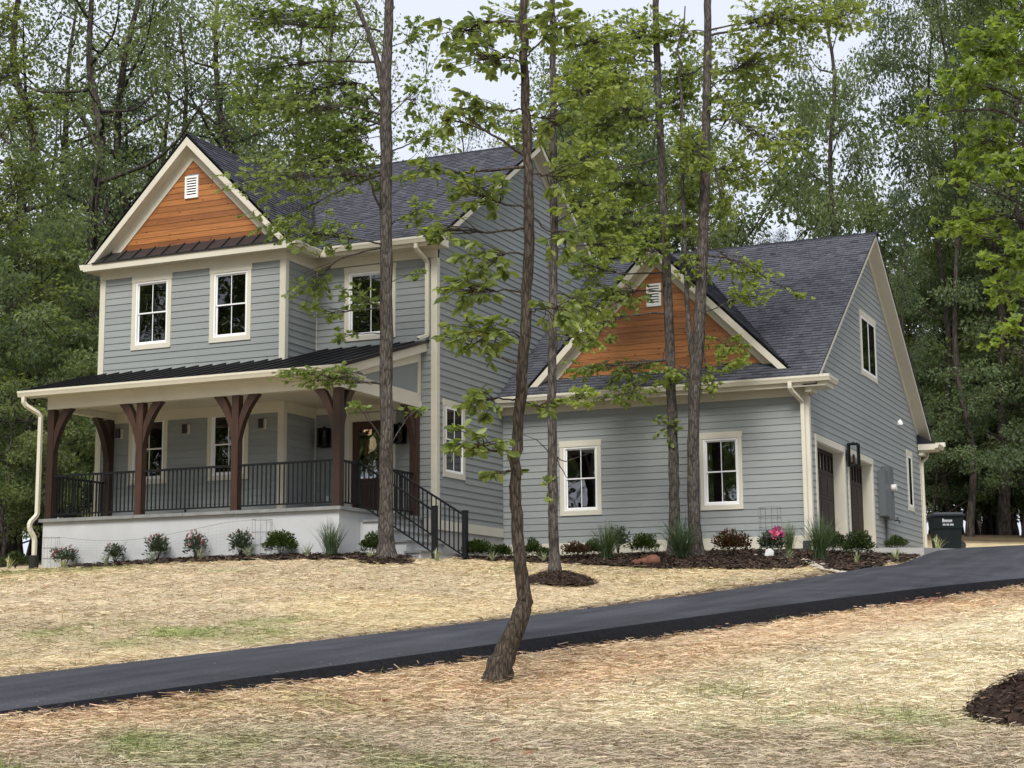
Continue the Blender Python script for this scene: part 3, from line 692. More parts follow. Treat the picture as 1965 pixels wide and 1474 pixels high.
# bay roof
BYF = 29.80
vy = lambda z: MEY+(z-MEZ)/MSL
mb = MB()
for sgn in (1, -1):
    slab(mb, [(PKX, BYF, PKZ), (PKX+sgn*2.8, BYF, PKZ-2.8), (PKX+sgn*2.8, vy(8.62)+0.1, PKZ-2.8), (PKX, vy(PKZ)+0.1, PKZ)])
broof = mb.build('bay_roof', 'shingle', house)
bl_ = 2.8*math.sqrt(2)
for sgn in (1, -1):
    vv = np.array([-sgn, 0, 1])/math.sqrt(2)
    shingles('shingles', (PKX+sgn*2.8, 0, PKZ-2.8), (0, 1, 0), vv, bl_, C_(BYF), lambda s: vy(PKZ-2.8+s/math.sqrt(2))+0.05, broof)
mb = MB()
for k in range(24):
    y = BYF+k*0.23; mb.prism([(PKX-0.12, y, PKZ-0.10), (PKX, y, PKZ+0.024), (PKX+0.12, y, PKZ-0.10), (PKX, y, PKZ-0.003)], (0, 0.233, 0.006))
mb.build('ridge_cap', 'shingle', broof)
# garage roof + its front gable
XG1 = -8.25
mb = MB(); slab(mb, [(XC+0.02, GEY, GEZ), (XG1, GEY, GEZ), (XG1, GRY, GRZ), (XC+0.02, GRY, GRZ)]); slab(mb, [(XG1, 2*GRY-GEY, GEZ), (XC+0.02, 2*GRY-GEY, GEZ), (XC+0.02, GRY, GRZ), (XG1, GRY, GRZ)])
groof = mb.build('garage_roof', 'shingle', house)
gl_ = math.hypot(GRY-GEY, GRZ-GEZ); gv = np.array([0, GRY-GEY, GRZ-GEZ])/gl_
shingles('shingles', (0, GEY, GEZ), (1, 0, 0), gv, gl_, C_(XC+0.03), C_(XG1+0.02), groof)
shingles('shingles', (0, 2*GRY-GEY, GEZ), (1, 0, 0), gv*np.array([1, -1, 1]), gl_, C_(XC+0.03), C_(XG1+0.02), groof, exp=0.3)
mb = MB()
for k in range(32):
    x = XC+0.03+k*0.24; mb.prism([(x, GRY-0.13, GRZ-0.08), (x, GRY, GRZ+0.022), (x, GRY+0.13, GRZ-0.08), (x, GRY, GRZ-0.004)], (0.24, 0, 0.006))
mb.build('ridge_cap', 'shingle', groof)
DX, DZ, DYR, DYC, DH = -12.10, 8.96, 34.87, 35.17, 3.165
gy_ = lambda z: GEY+(z-GEZ)/GSL
mb = MB()
for sgn in (1, -1):
    slab(mb, [(DX, DYR, DZ), (DX+sgn*DH, DYR, DZ-DH), (DX+sgn*DH, DYR+0.15, DZ-DH), (DX, gy_(DZ)+0.1, DZ)])
droof = mb.build('garage_gable_roof', 'shingle', house)
for sgn in (1, -1):
    vv = np.array([-sgn, 0, 1])/math.sqrt(2)
    shingles('shingles', (DX+sgn*DH, 0, DZ-DH), (0, 1, 0), vv, DH*math.sqrt(2), C_(DYR), lambda s: gy_(DZ-DH+s/math.sqrt(2))+0.05, droof)
mb = MB()
for k in range(20):
    y = DYR+k*0.23; mb.prism([(DX-0.12, y, DZ-0.10), (DX, y, DZ+0.024), (DX+0.12, y, DZ-0.10), (DX, y, DZ-0.003)], (0, 0.233, 0.006))
mb.build('ridge_cap', 'shingle', droof)
# --- rake boards, soffits and inner friezes of the two front gables
def front_gable(cx, zp, half, yf, yw, depth, inner, zcut, drip=0.02):
    mb = MB()
    for sg in (1, -1):
        pl = Plane('F', yf)
        pl.poly(mb, [(cx, zp-0.03), (cx+sg*half, zcut), (cx+sg*(half-depth), zcut), (cx, zp-0.03-depth)], -0.03, 0.0)
    mb.build('rake_board', 'trim', house)
    mb = MB()
    for sg in (1, -1):                                                       # sloping soffit
        a, b = np.array((cx, yf+0.03, zp-depth-0.02)), np.array((cx+sg*(half-0.06), yf+0.03, zp-depth-0.02-(half-0.06)))
        if b[2] < zcut: t = (a[2]-zcut)/(a[2]-b[2]); b = a+(b-a)*t
        d = np.array((0, yw-yf-0.03, 0)); mb.hexa([a+d, a, b, b+d], [q+np.array((0, 0, 0.03)) for q in (a+d, a, b, b+d)])
    mb.build('soffit', 'trim', house)
    mb = MB(); pl = Plane('F', yw)
    for sg in (1, -1):
        z0 = zp-depth-0.02; z1 = inner
        hb = z1-zcut+0.02
        pl.poly(mb, [(cx, z0), (cx+sg*(z0-zcut), zcut), (cx+sg*(z1-zcut), zcut), (cx, z1)], 0.001, 0.03)
    mb.build('gable_frieze', 'trim', house)
front_gable(PKX, PKZ, 2.78, BYF, YB, 0.245, 10.84, 8.62)
front_gable(DX, DZ, DH-0.03, DYR, DYC, 0.25, 8.45, 5.80)
# cedar boards
boards(next(o for o in house.children if o.name == 'gable_wall'), PF, 8.88, 10.83, lambda z: PKX-(10.86-z), lambda z: PKX+(10.86-z), [(-21.64, -21.29, 9.96, 10.46)], mat='cedar', phase=8.88, exp=0.137, name='cedar_board', proud=0.011, joint=False)
PD = Plane('F', DYC)
mb = MB(); PD.poly(mb, [(DX-3.0, 5.75), (DX+3.0, 5.75), (DX, 8.7)], -0.10, 0); dgw = mb.build('garage_gable_wall', 'siding', house)
boards(dgw, PD, 5.99, 8.44, lambda z: DX-(8.47-z), lambda z: DX+(8.47-z), [(-12.32, -11.98, 7.53, 8.05)], mat='cedar', phase=5.99, exp=0.137, name='cedar_board', proud=0.011, joint=False)
def louver(pl, u0, u1, v0, v1):
    mb = MB(); f = 0.045
    pl.box(mb, u0, u0+f, v0, v1, 0, 0.045); pl.box(mb, u1-f, u1, v0, v1, 0, 0.045); pl.box(mb, u0+f, u1-f, v0, v0+f, 0, 0.045); pl.box(mb, u0+f, u1-f, v1-f, v1, 0, 0.045)
    lv = mb.build('gable_vent', 'vinyl', house); n = 7; h = (v1-v0-2*f)/n
    for k in range(n):
        z = v0+f+k*h; mb = MB()
        mb.hexa([pl.P(u0+f, z, 0.030), pl.P(u1-f, z, 0.030), pl.P(u1-f, z+0.006, 0.038), pl.P(u0+f, z+0.006, 0.038)],
                [pl.P(u0+f, z+h*0.62, 0.004), pl.P(u1-f, z+h*0.62, 0.004), pl.P(u1-f, z+h*0.62+0.006, 0.010), pl.P(u0+f, z+h*0.62+0.006, 0.010)])
        mb.build('slat', 'vinyl', lv)
    mb = MB(); pl.box(mb, u0+f, u1-f, v0+f, v1-f, -0.02, 0.001); mb.build('backing', 'black', lv)
louver(PF, -21.65, -21.29, 9.95, 10.47); louver(PD, -12.33, -11.98, 7.52, 8.05)
# bay eave: fascia, soffit, pent roof of bronze metal
mb = MB(); mb.box(-24.24, -18.62, BYF-0.03, BYF, 8.44, 8.60); mb.box(-24.24, -24.21, BYF, 31.2, 8.44, 8.60); mb.box(-18.65, -18.62, BYF, 30.95, 8.44, 8.60); mb.build('fascia', 'trim', house)
mb = MB(); mb.box(-24.21, -18.65, BYF, YB-0.035, 8.455, 8.475); mb.box(-24.21, XL-0.03, YB-0.035, 31.4, 8.455, 8.475); mb.box(XB+0.032, -18.65, YB-0.035, 30.97, 8.455, 8.475); mb.build('soffit', 'trim', house)
mb = MB(); slab(mb, [(-23.98, BYF-0.05, 8.615), (-18.88, BYF-0.05, 8.615), (-19.20, YB, 8.915), (-23.66, YB, 8.915)], 0.03); pent = mb.build('pent_roof', 'pent_metal', house)
seam = MB(); sv = np.array([0, YB-BYF+0.05, 0.30]); q = np.array([0.009, 0, 0]); hgt = np.array([0, -0.018, 0.018])
seam.hexa([-q, q, q+sv, -q+sv], [-q+hgt, q+hgt, q+sv+hgt, -q+sv+hgt]); sme = seam.mesh('seam')
for k in range(12):
    o = link('seam', sme, 'flash', pent); o.location = (-23.66+k*0.405, BYF-0.05, 8.612)
mb = MB(); mb.box(-23.98, -18.88, BYF-0.058, BYF-0.045, 8.585, 8.622); mb.build('drip_edge', 'flash', pent)
def gutter_x(name, x0, x1, y, z, dpt=0.12, hgt=0.125):
    mb = MB(); mb.prism([(x0, y, z), (x0, y-dpt*0.7, z), (x0, y-dpt*0.86, z+0.05), (x0, y-dpt, z+0.085), (x0, y-dpt, z+hgt), (x0, y-dpt+0.008, z+hgt+0.004), (x0, y, z+hgt)], (x1-x0, 0, 0))
    return mb.build(name, 'gutter', house)
def gutter_y(name, y0, y1, x, z, sg=1, dpt=0.12, hgt=0.125):
    mb = MB(); mb.prism([(x, y0, z), (x+sg*dpt*0.7, y0, z), (x+sg*dpt*0.86, y0, z+0.05), (x+sg*dpt, y0, z+0.085), (x+sg*dpt, y0, z+hgt), (x, y0, z+hgt)], (0, y1-y0, 0))
    return mb.build(name, 'gutter', house)
gutter_y('gutter', 29.78, 30.9, -18.62, 8.485, 1); gutter_y('gutter', 29.78, 31.0, -24.24, 8.485, -1)
# main eave
mb = MB(); mb.box(-18.61, -15.62, MEY, MEY+0.03, 8.46, 8.63); mb.build('fascia', 'trim', house)
mb = MB(); mb.box(-18.60, -15.62, MEY+0.03, YM-0.035, 8.475, 8.495); mb.build('soffit', 'trim', house)
gutter_x('gutter', -18.45, -15.58, MEY, 8.53)
# side gable of the main house: rake boards, soffit, frieze
def side_gable(pl_wall, xo, ry, rz, ey, ez, depth, fr, ext=0.0):
    sl = (rz-ez)/(ry-ey); pl = Plane('S', xo)
    mb = MB(); mb2 = MB(); mb3 = MB()
    for sg in (1, -1):
        e = ry-sg*(ry-ey)
        pl.poly(mb, [(ry, rz-0.03), (e, ez-0.03), (e, ez-0.03-depth), (ry, rz-0.03-depth)], -0.03, 0.0)
        a, b = np.array((xo-0.03, ry, rz-0.03-depth)), np.array((xo-0.03, e, ez-0.03-depth)); d = np.array((pl_wall.c-xo+0.03, 0, 0))
        mb2.hexa([a, b, b+d, a+d], [q+np.array((0, 0, 0.03)) for q in (a, b, b+d, a+d)])
        we = ry-sg*(ry-ey-0.44); wz = rz-sl*(ry-ey-0.44)
        pl_wall.poly(mb3, [(ry, rz-0.03-depth), (we, wz-0.03-depth), (we, wz-0.03-depth-fr), (ry, rz-0.03-depth-fr)], 0.002, 0.03)
    mb.build('rake_board', 'trim', house); mb2.build('soffit', 'trim', house); mb3.build('gable_frieze', 'trim', house)
side_gable(PS, XR1, MRY, MRZ, MEY, MEZ, 0.17, 0.16); side_gable(PX, XG1, GRY, GRZ, GEY, GEZ, 0.14, 0.20)
mb = MB(); mb.box(XC+0.001, XR1, MEY+0.001, YM, 8.46, 8.62); mb.build('eave_return', 'trim', house)
# garage eave, returns, gutters
mb = MB(); mb.box(XC+0.03, -8.24, GEY, GEY+0.03, 5.30, 5.47); mb.build('fascia', 'trim', house)
mb = MB(); mb.box(XC+0.03, XD+0.02, GEY+0.03, YG-0.031, 5.36, 5.38); mb.build('soffit', 'trim', house)
gutter_x('gutter', XC+0.05, -7.96, GEY, 5.395)
mb = MB(); mb.box(XD+0.03, -8.06, GEY+0.001, GEY+0.72, 5.30, 5.395); mb.box(XD+0.031, XD+0.16, GEY+0.10, GEY+0.62, 5.20, 5.30)
mb.prism([(XD+0.03, GEY, 5.521), (XD+0.03, GEY+0.72, 5.521), (XD+0.03, GEY+0.72, 5.54), (XD+0.03, GEY+0.3, 5.60)], (0.50, 0, 0)); mb.build('eave_return', 'trim', house)
gutter_y('gutter', GEY-0.02, GEY+0.78, -8.08, 5.395, 1)
re_ = 2*GRY-GEY
mb = MB(); mb.box(XD+0.03, -8.06, re_-0.80, re_-0.001, 5.24, 5.42); mb.box(XD+0.031, XD+0.16, re_-0.72, re_-0.3, 5.10, 5.24); mb.build('eave_return', 'trim', house)
mb = MB(); mb.hexa([(XD+0.02, re_-0.82, 5.425), (-8.04, re_-0.82, 5.425), (-8.04, re_, 5.425), (XD+0.02, re_, 5.425)], [(XD+0.02, re_-0.80, 5.70), (XD+0.05, re_-0.80, 5.70), (XD+0.05, re_, 5.52), (XD+0.02, re_, 5.52)]); mb.build('return_roof', 'shingle', house)
gutter_y('gutter', re_-0.8, re_+0.14, -8.06, 5.29, 1); mb = MB(); mb.prism([(XC+0.05, re_, 5.395), (XC+0.05, re_+0.12, 5.395), (XC+0.05, re_+0.12, 5.52), (XC+0.05, re_, 5.52)], (7.95, 0, 0)); mb.build('gutter', 'gutter', house)
# ------------------------------------------------------------------ downspouts
def rect_sweep(pts, w_=0.08, d_=0.06):
    mb = MB(); pts = [np.asarray(p, float) for p in pts]; V = []
    for i, p in enumerate(pts):
        d = pts[min(i+1, len(pts)-1)]-pts[max(i-1, 0)]; d /= np.linalg.norm(d)
        a = np.array((1.0, 0, 0)); a = a-d*np.dot(a, d); a /= np.linalg.norm(a); b = np.cross(d, a)
        V += [p+a*w_/2+b*d_/2, p-a*w_/2+b*d_/2, p-a*w_/2-b*d_/2, p+a*w_/2-b*d_/2]
    F = [(3, 2, 1, 0)]+[(i*4+k, i*4+(k+1) % 4, i*4+4+(k+1) % 4, i*4+4+k) for i in range(len(pts)-1) for k in range(4)]+[tuple(len(V)-4+k for k in range(4))]
    mb.add(V, F); return mb
def elbow(p, q, n=4):
    """S-curve between two points"""
    p, q = np.asarray(p, float), np.asarray(q, float); out = []
    for k in range(n+1):
        t = k/n; s = t*t*(3-2*t); out.append(np.array((p[0]+(q[0]-p[0])*s, p[1]+(q[1]-p[1])*s, p[2]+(q[2]-p[2])*t)))
    return out
ds = rect_sweep([(-24.0, 27.66, 5.24), (-24.0, 27.66, 5.14)]+elbow((-24.0, 27.66, 5.10), (-23.75, 27.93, 4.80))+[(-23.75, 27.93, 2.75)]+elbow((-23.75, 27.93, 2.70), (-23.80, 27.76, 2.46))+elbow((-23.80, 27.76, 2.40), (-23.75, 27.88, 2.12))+[(-23.75, 27.88, 1.78)], 0.085, 0.07).build('downspout', 'gutter', house)
mb = MB(); mb.box(-23.82, -23.68, 27.80, 27.95, 1.45, 1.80); mb.build('drain_boot', 'black', ds)
ds = rect_sweep([(-16.16, 30.96, 8.55), (-16.16, 30.96, 8.47)]+elbow((-16.16, 30.96, 8.43), (-16.09, 31.36, 8.16))+[(-16.09, 31.36, 6.58)]+elbow((-16.09, 31.36, 6.55), (-16.22, 31.18, 6.44)), 0.085, 0.06).build('downspout', 'gutter', house)
ds = rect_sweep([(-8.83, 34.38, 5.42), (-8.83, 34.38, 5.33)]+elbow((-8.83, 34.38, 5.29), (-8.67, 34.79, 4.98))+[(-8.67, 34.79, 1.98)], 0.085, 0.06).build('downspout', 'gutter', house)
mb = MB(); mb.prism([(-8.75, 34.70, 1.70), (-8.75, 34.84, 1.70), (-8.75, 34.84, 2.0), (-8.75, 34.74, 2.0)], (0.16, 0, 0)); mb.build('drain_boot', 'black', ds)
ds = rect_sweep([(-8.43, 48.55, 5.30), (-8.43, 48.55, 5.2)]+elbow((-8.43, 48.5, 5.15), (-8.50, 48.02, 4.9))+[(-8.50, 48.06, 2.1)], 0.07, 0.05).build('downspout', 'gutter', house)
# ------------------------------------------------------------------ porch
PY, PXL, PXR = 27.98, -23.62, -16.28
mb = MB(); mb.box(PXL+0.02, PXR-0.001, PY-0.03, PY+0.17, 1.0, 2.50); mb.box(PXR-0.2, PXR-0.002, PY+0.17, YM, 1.0, 2.50); mb.box(PXL+0.02, PXL+0.2, PY+0.17, YB, 1.0, 2.50); mb.build('porch_wall', 'stucco', house)
mb = MB(); mb.box(PXL+0.05, PXR-0.05, PY+0.2, YB-0.001, 2.44, DECK-0.004); mb.box(XB+0.001, PXR-0.05, YB-0.001, YM-0.001, 2.44, DECK-0.004); deck = mb.build('porch_floor', 'stone', house)
xs = np.linspace(PXL-0.04, PXR+0.07, 7)
for a, b in zip(xs[:-1], xs[1:]):
    MB().box(a+0.003, b-0.003, PY-0.11, PY+0.25, 2.50, DECK).build('cap_stone', 'stone', deck)
ysn = [PY+0.253, 29.3, 30.4, YM-0.01]
for a, b in zip(ysn[:-1], ysn[1:]): MB().box(PXR-0.26, PXR+0.07, a+0.002, b-0.002, 2.50, DECK).build('cap_stone', 'stone', deck)
# stairs down to the right
for k, (zt, x1) in enumerate([(2.345, -15.87), (2.13, -15.55), (1.915, -15.23), (1.70, -14.91)]):
    x0 = PXR+0.001
    st = MB().box(x0, x1, 28.78+0.001*k, 30.42-0.001*k, 0.9, zt-0.045).build('step', 'stucco', house)
    MB().box(x1-0.35 if k else x0+0.07, x1+0.03, 28.74, 30.46, zt-0.045, zt).build('tread', 'stone', st)
# posts with curved braces
def post(x, y, z0=DECK, z1=4.95, w_=0.165):
    return MB().box(x-w_/2, x+w_/2, y-w_/2, y+w_/2, z0, z1).build('porch_post', 'post', house)
def bez(a, b, c, n=10):
    t = np.linspace(0, 1, n)[:, None]; return (1-t)**2*np.array(a)+2*t*(1-t)*np.array(b)+t*t*np.array(c)
def brace(po, x, y, dx, dy, th=0.14, w_=0.0825):
    lo = bez((w_-0.01, -1.02), (w_+0.08, -0.40), (w_+0.47, 0)); hi = bez((w_-0.01, -0.56), (w_+0.05, -0.26), (w_+0.23, 0))
    prof_ = list(lo)+list(hi[::-1]); nrm = np.array((-dy, dx, 0.0))
    pts = [np.array((x+dx*r, y+dy*r, 4.95+z))-nrm*th/2 for r, z in prof_]
    V = pts+[p+nrm*th for p in pts]; n = 10; mb = MB(); m_ = 2*n
    F = []
    for i in range(n-1):
        F += [(i, i+1, m_-2-i, m_-1-i), (m_+m_-1-i, m_+m_-2-i, m_+i+1, m_+i)]
    F += [(i, m_+i, m_+(i+1) % m_, (i+1) % m_) for i in range(m_)]
    mb.add(V, F); mb.build('brace', 'post', po)
py_ = PY+0.09
POSTS = [(-23.52, py_, [(1, 0), (0, 1)]), (-21.17, py_, [(1, 0), (-1, 0)]), (-18.78, py_, [(1, 0), (-1, 0)]), (-16.385, py_, [(-1, 0), (0, 1)]), (-23.52, YB-0.11, [(0, -1)]), (-16.375, YM-0.12, [(0, -1)])]
for x, y, br in POSTS:
    po = post(x, y)
    for dx, dy in br: brace(po, x, y, dx, dy)
# beams, ceiling, front overhang
mb = MB(); mb.box(PXL, PXR, PY, PY+0.2, 4.95, 5.26); mb.box(PXR-0.2, PXR, PY+0.2, YM-0.001, 4.952, 5.26); mb.box(PXL, PXL+0.2, PY+0.2, YB-0.001, 4.952, 5.26); mb.build('porch_beam', 'trim', house)
mb = MB(); mb.box(PXL+0.2, PXR-0.2, PY+0.2, YB-0.002, 5.10, 5.12); mb.box(XB+0.001, PXR-0.2, YB-0.002, YM-0.002, 5.10, 5.12); mb.build('porch_ceiling', 'ceil', house)
FY = 27.71
mb = MB(); mb.box(-24.08, -16.12, FY, PY-0.001, 5.225, 5.24); mb.box(-24.08, -16.12, FY-0.0, FY+0.025, 5.241, 5.325); mb.build('porch_soffit', 'trim', house)
gutter_x('gutter', -24.14, -16.06, FY, 5.215)
RS = 0.29; rz = lambda y: 5.335+RS*(y-27.68)
mb = MB(); slab(mb, [(-24.12, 27.68, rz(27.68)), (-16.08, 27.68, rz(27.68)), (-16.08, YB, rz(YB)), (-24.12, YB, rz(YB))], 0.03)
slab(mb, [(XB+0.001, YB, rz(YB)), (-16.08, YB, rz(YB)), (-16.08, YM, rz(YM)), (XB+0.001, YM, rz(YM))], 0.03); proof = mb.build('porch_roof', 'metal_roof', house)
for ln, nm in ((YB, 0), (YM, 1)):
    sv = np.array([0, ln-27.68, rz(ln)-rz(27.68)]); q = np.array([0.008, 0, 0]); h_ = np.array([0, -0.010, 0.036])
    sm = MB().hexa([-q, q, q+sv, -q+sv], [-q+h_, q+h_, q+sv+h_, -q+sv+h_]).mesh('seam')
    for k in range(23):
        x = -24.10+k*0.3645
        if (x > XB) == bool(nm):
            o = link('seam', sm, 'metal_roof', proof); o.location = (x, 27.68, rz(27.68))
mb = MB()
for x, y1 in ((-16.105, YM), (-24.13, YB)):
    MB().prism([(x, 27.66, rz(27.66)-0.035), (x, 27.66, rz(27.66)+0.012), (x, y1, rz(y1)+0.012), (x, y1, rz(y1)-0.035)], (0.03, 0, 0)).build('drip_edge', 'flash', proof)
PE = Plane('S', -16.13)
mb = MB(); PE.poly(mb, [(27.72, rz(27.72)-0.035), (YM-0.002, rz(YM)-0.035), (YM-0.002, rz(YM)-0.225), (28.0, rz(28.0)-0.225), (27.72, 5.24)], -0.03, 0); mb.build('rake_board', 'trim', house)
PP = Plane('S', PXR)
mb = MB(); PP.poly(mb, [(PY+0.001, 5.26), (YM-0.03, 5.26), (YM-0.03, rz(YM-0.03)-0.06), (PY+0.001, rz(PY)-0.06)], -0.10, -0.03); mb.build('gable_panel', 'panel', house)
mb = MB(); PP.poly(mb, [(28.3, rz(28.3)-0.05), (YM-0.002, rz(YM)-0.05), (YM-0.002, rz(YM)-0.44), (28.9, rz(28.9)-0.36)], -0.028, 0.0); PP.box(mb, YM-0.12, YM-0.003, 5.262, rz(YM)-0.44, -0.028, 0.002); PP.box(mb, PY, 29.0, 5.262, 5.30, -0.028, 0.001)
mb.build('panel_trim', 'trim', house)
mb = MB(); slab(mb, [(-16.14, 27.75, rz(27.75)-0.2), (PXR-0.0, 27.75, rz(27.75)-0.2), (PXR, YM-0.003, rz(YM)-0.2), (-16.14, YM-0.003, rz(YM)-0.2)], 0.015); mb.build('soffit', 'trim', house)
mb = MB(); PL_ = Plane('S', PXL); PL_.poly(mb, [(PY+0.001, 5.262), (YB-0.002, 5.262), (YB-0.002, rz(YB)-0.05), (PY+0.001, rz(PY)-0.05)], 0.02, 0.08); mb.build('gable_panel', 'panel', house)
# ------------------------------------------------------------------ railings
def railing(p, q, zt0, zt1, zb0, zb1, sp=0.102, w_=0.02):
    p, q = np.array(p, float), np.array(q, float); L = np.linalg.norm(q-p); d = (q-p)/L; nrm = np.array((-d[1], d[0]))
    mb = MB()
    def bar(z0, z1, hw, hh):
        nonlocal mb
        a = [(*(p-nrm*hw), z0-hh), (*(p+nrm*hw), z0-hh), (*(p+nrm*hw), z0+hh), (*(p-nrm*hw), z0+hh)]
        b = [(*(q-nrm*hw), z1-hh), (*(q+nrm*hw), z1-hh), (*(q+nrm*hw), z1+hh), (*(q-nrm*hw), z1+hh)]
        mb.hexa(a, b)
    bar(zt0, zt1, 0.026, 0.022); r = mb.build('railing', 'iron', house)
    mb = MB(); bar(zb0, zb1, 0.018, 0.016); mb.build('bottom_rail', 'iron', r)
    n = int(L/sp); bm_ = MB().box(-0.0105, 0.0105, -0.0105, 0.0105, 0, zt0-zb0).mesh('baluster')
    for k in range(1, n):
        t = k/n; c = p+(q-p)*t
        o = link('baluster', bm_, 'iron', r); o.location = (c[0], c[1], zb0+(zb1-zb0)*t)
    return r
RT, RB = 3.50, 2.67
r = railing((-23.43, py_), (-21.255, py_), RT, RT, RB, RB); r = railing((-21.085, py_), (-18.865, py_), RT, RT, RB, RB)
MB().box(-20.03, -20.0, py_-0.015, py_+0.015, DECK, RB-0.015).build('foot', 'iron', r)
railing((-18.695, py_), (-16.47, py_), RT, RT, RB, RB); railing((-23.52, py_+0.085), (-23.52, YB-0.2), RT, RT, RB, RB)
XSR = -16.385
railing((XSR, py_+0.085), (XSR, 28.84), RT, RT, RB, RB); railing((XSR, 30.32), (XSR, YM-0.21), RT, RT, RB, RB)
for y in (28.88, 30.26):
    MB().box(XSR-0.04, XSR+0.04, y-0.04, y+0.04, DECK, 3.56).build('rail_post', 'iron', house)
    rp = MB().box(-14.70, -14.60, y-0.05, y+0.05, 1.25, 2.56).build('rail_post', 'iron', house)
    MB().box(-14.708, -14.592, y-0.058, y+0.058, 2.56, 2.575).build('post_cap', 'iron', rp)
    railing((XSR+0.04, y), (-14.70, y), 3.50, 2.50, 2.68, 1.66)
# ------------------------------------------------------------------ entry door
PDr = Plane('F', YM+0.06)
mb = MB(); PM.box(mb, -18.17, -18.05, DECK, 4.78, 0.001, 0.03); PM.box(mb, -17.02, -16.90, DECK, 4.78, 0.001, 0.03); PM.box(mb, -18.18, -16.89, 4.78, 4.92, 0.001, 0.036)
PM.box(mb, -18.05, -18.02, DECK, 4.76, -0.10, 0.0); PM.box(mb, -17.05, -17.02, DECK, 4.76, -0.10, 0.0); PM.box(mb, -18.05, -17.02, 4.75, 4.78, -0.10, -0.001); ddr = mb.build('entry_door', 'trim', house)
mb = MB(); a0, a1 = -18.02, -17.05
PDr.box(mb, a0, a0+0.15, DECK+0.02, 4.75, -0.045, 0); PDr.box(mb, a1-0.15, a1, DECK+0.02, 4.75, -0.045, 0)
for z0, z1 in ((4.57, 4.75), (3.36, 3.48), (DECK+0.02, 2.80)): PDr.box(mb, a0+0.15, a1-0.15, z0, z1, -0.045, 0.0)
PDr.box(mb, a0+0.15, a1-0.15, 2.80, 3.36, -0.035, -0.018); mb.build('leaf', 'door_wood', ddr)
mb = MB(); PDr.box(mb, a0+0.15, a1-0.15, 3.48, 4.57, -0.025, -0.02); mb.build('pane', 'glass', ddr)
mb = MB(); PDr.box(mb, a1-0.10, a1-0.06, 3.50, 3.78, 0.0, 0.02); mb.tube([(a1-0.08, PDr.c-0.02, 3.62), (a1-0.08, PDr.c-0.07, 3.62), (a1-0.20, PDr.c-0.07, 3.62)], 0.011, 6); mb.build('handle', 'zinc', ddr)
# ------------------------------------------------------------------ garage doors
for g in (GD1, GD2):
    y0, y1, z0, z1 = g
    mb = MB(); PX.box(mb, y0-0.13, y0, z0-0.05, z1, 0.001, 0.03); PX.box(mb, y1, y1+0.125, z0-0.05, z1, 0.001, 0.03); PX.box(mb, y0-0.135, y1+0.13, z1, z1+0.15, 0.001, 0.034)
    PX.box(mb, y0+0.001, y0+0.02, z0, z1-0.02, -0.33, 0.001); PX.box(mb, y1-0.02, y1-0.001, z0, z1-0.02, -0.33, 0.001); PX.box(mb, y0, y1, z1-0.02, z1-0.001, -0.33, 0.0005)
    gd = mb.build('garage_door', 'trim', house)
    pl = Plane('S', XD-0.24); hh = (z1-0.02-z0)/4
    for k in range(4):
        mb = MB(); a, b = z0+k*hh+0.004, z0+(k+1)*hh-0.004
        if k < 3:
            pl.box(mb, y0+0.02, y1-0.02, a, b, -0.05, 0)
            for q in range(4):
                u0 = y0+0.10+q*(y1-y0-0.16)/4; pl.box(mb, u0, u0+(y1-y0-0.16)/4-0.06, a+0.08, b-0.08, 0.0, 0.008)
            mb.build('door_panel', 'door_brown', gd)
        else:
            n = 8; w_ = (y1-y0-0.04)/n
            pl.box(mb, y0+0.02, y1-0.02, a, a+0.09, -0.05, 0); pl.box(mb, y0+0.02, y1-0.02, b-0.09, b, -0.05, 0)
            for q in range(n+1): pl.box(mb, max(y0+0.02, y0+0.02+q*w_-0.035), min(y1-0.02, y0+0.02+q*w_+0.035), a+0.09, b-0.09, -0.05, 0)
            mb.build('door_panel', 'door_brown', gd)
            for q in range(n):
                mb = MB(); pl.box(mb, y0+0.055+q*w_, y0-0.015+(q+1)*w_, a+0.09, b-0.09, -0.03, -0.025); mb.build('pane', 'glass', gd)
# apron of concrete in front of the doors
MB().hexa([(-8.56, 35.20, 1.4), (-6.28, 35.20, 1.2), (-6.28, 48.4, 1.6), (-8.56, 48.4, 1.6)], [(-8.56, 35.20, 1.86), (-6.28, 35.20, 1.80), (-6.28, 48.4, 2.34), (-8.56, 48.4, 2.30)]).build('garage_apron', 'concrete', None, kind='structure')
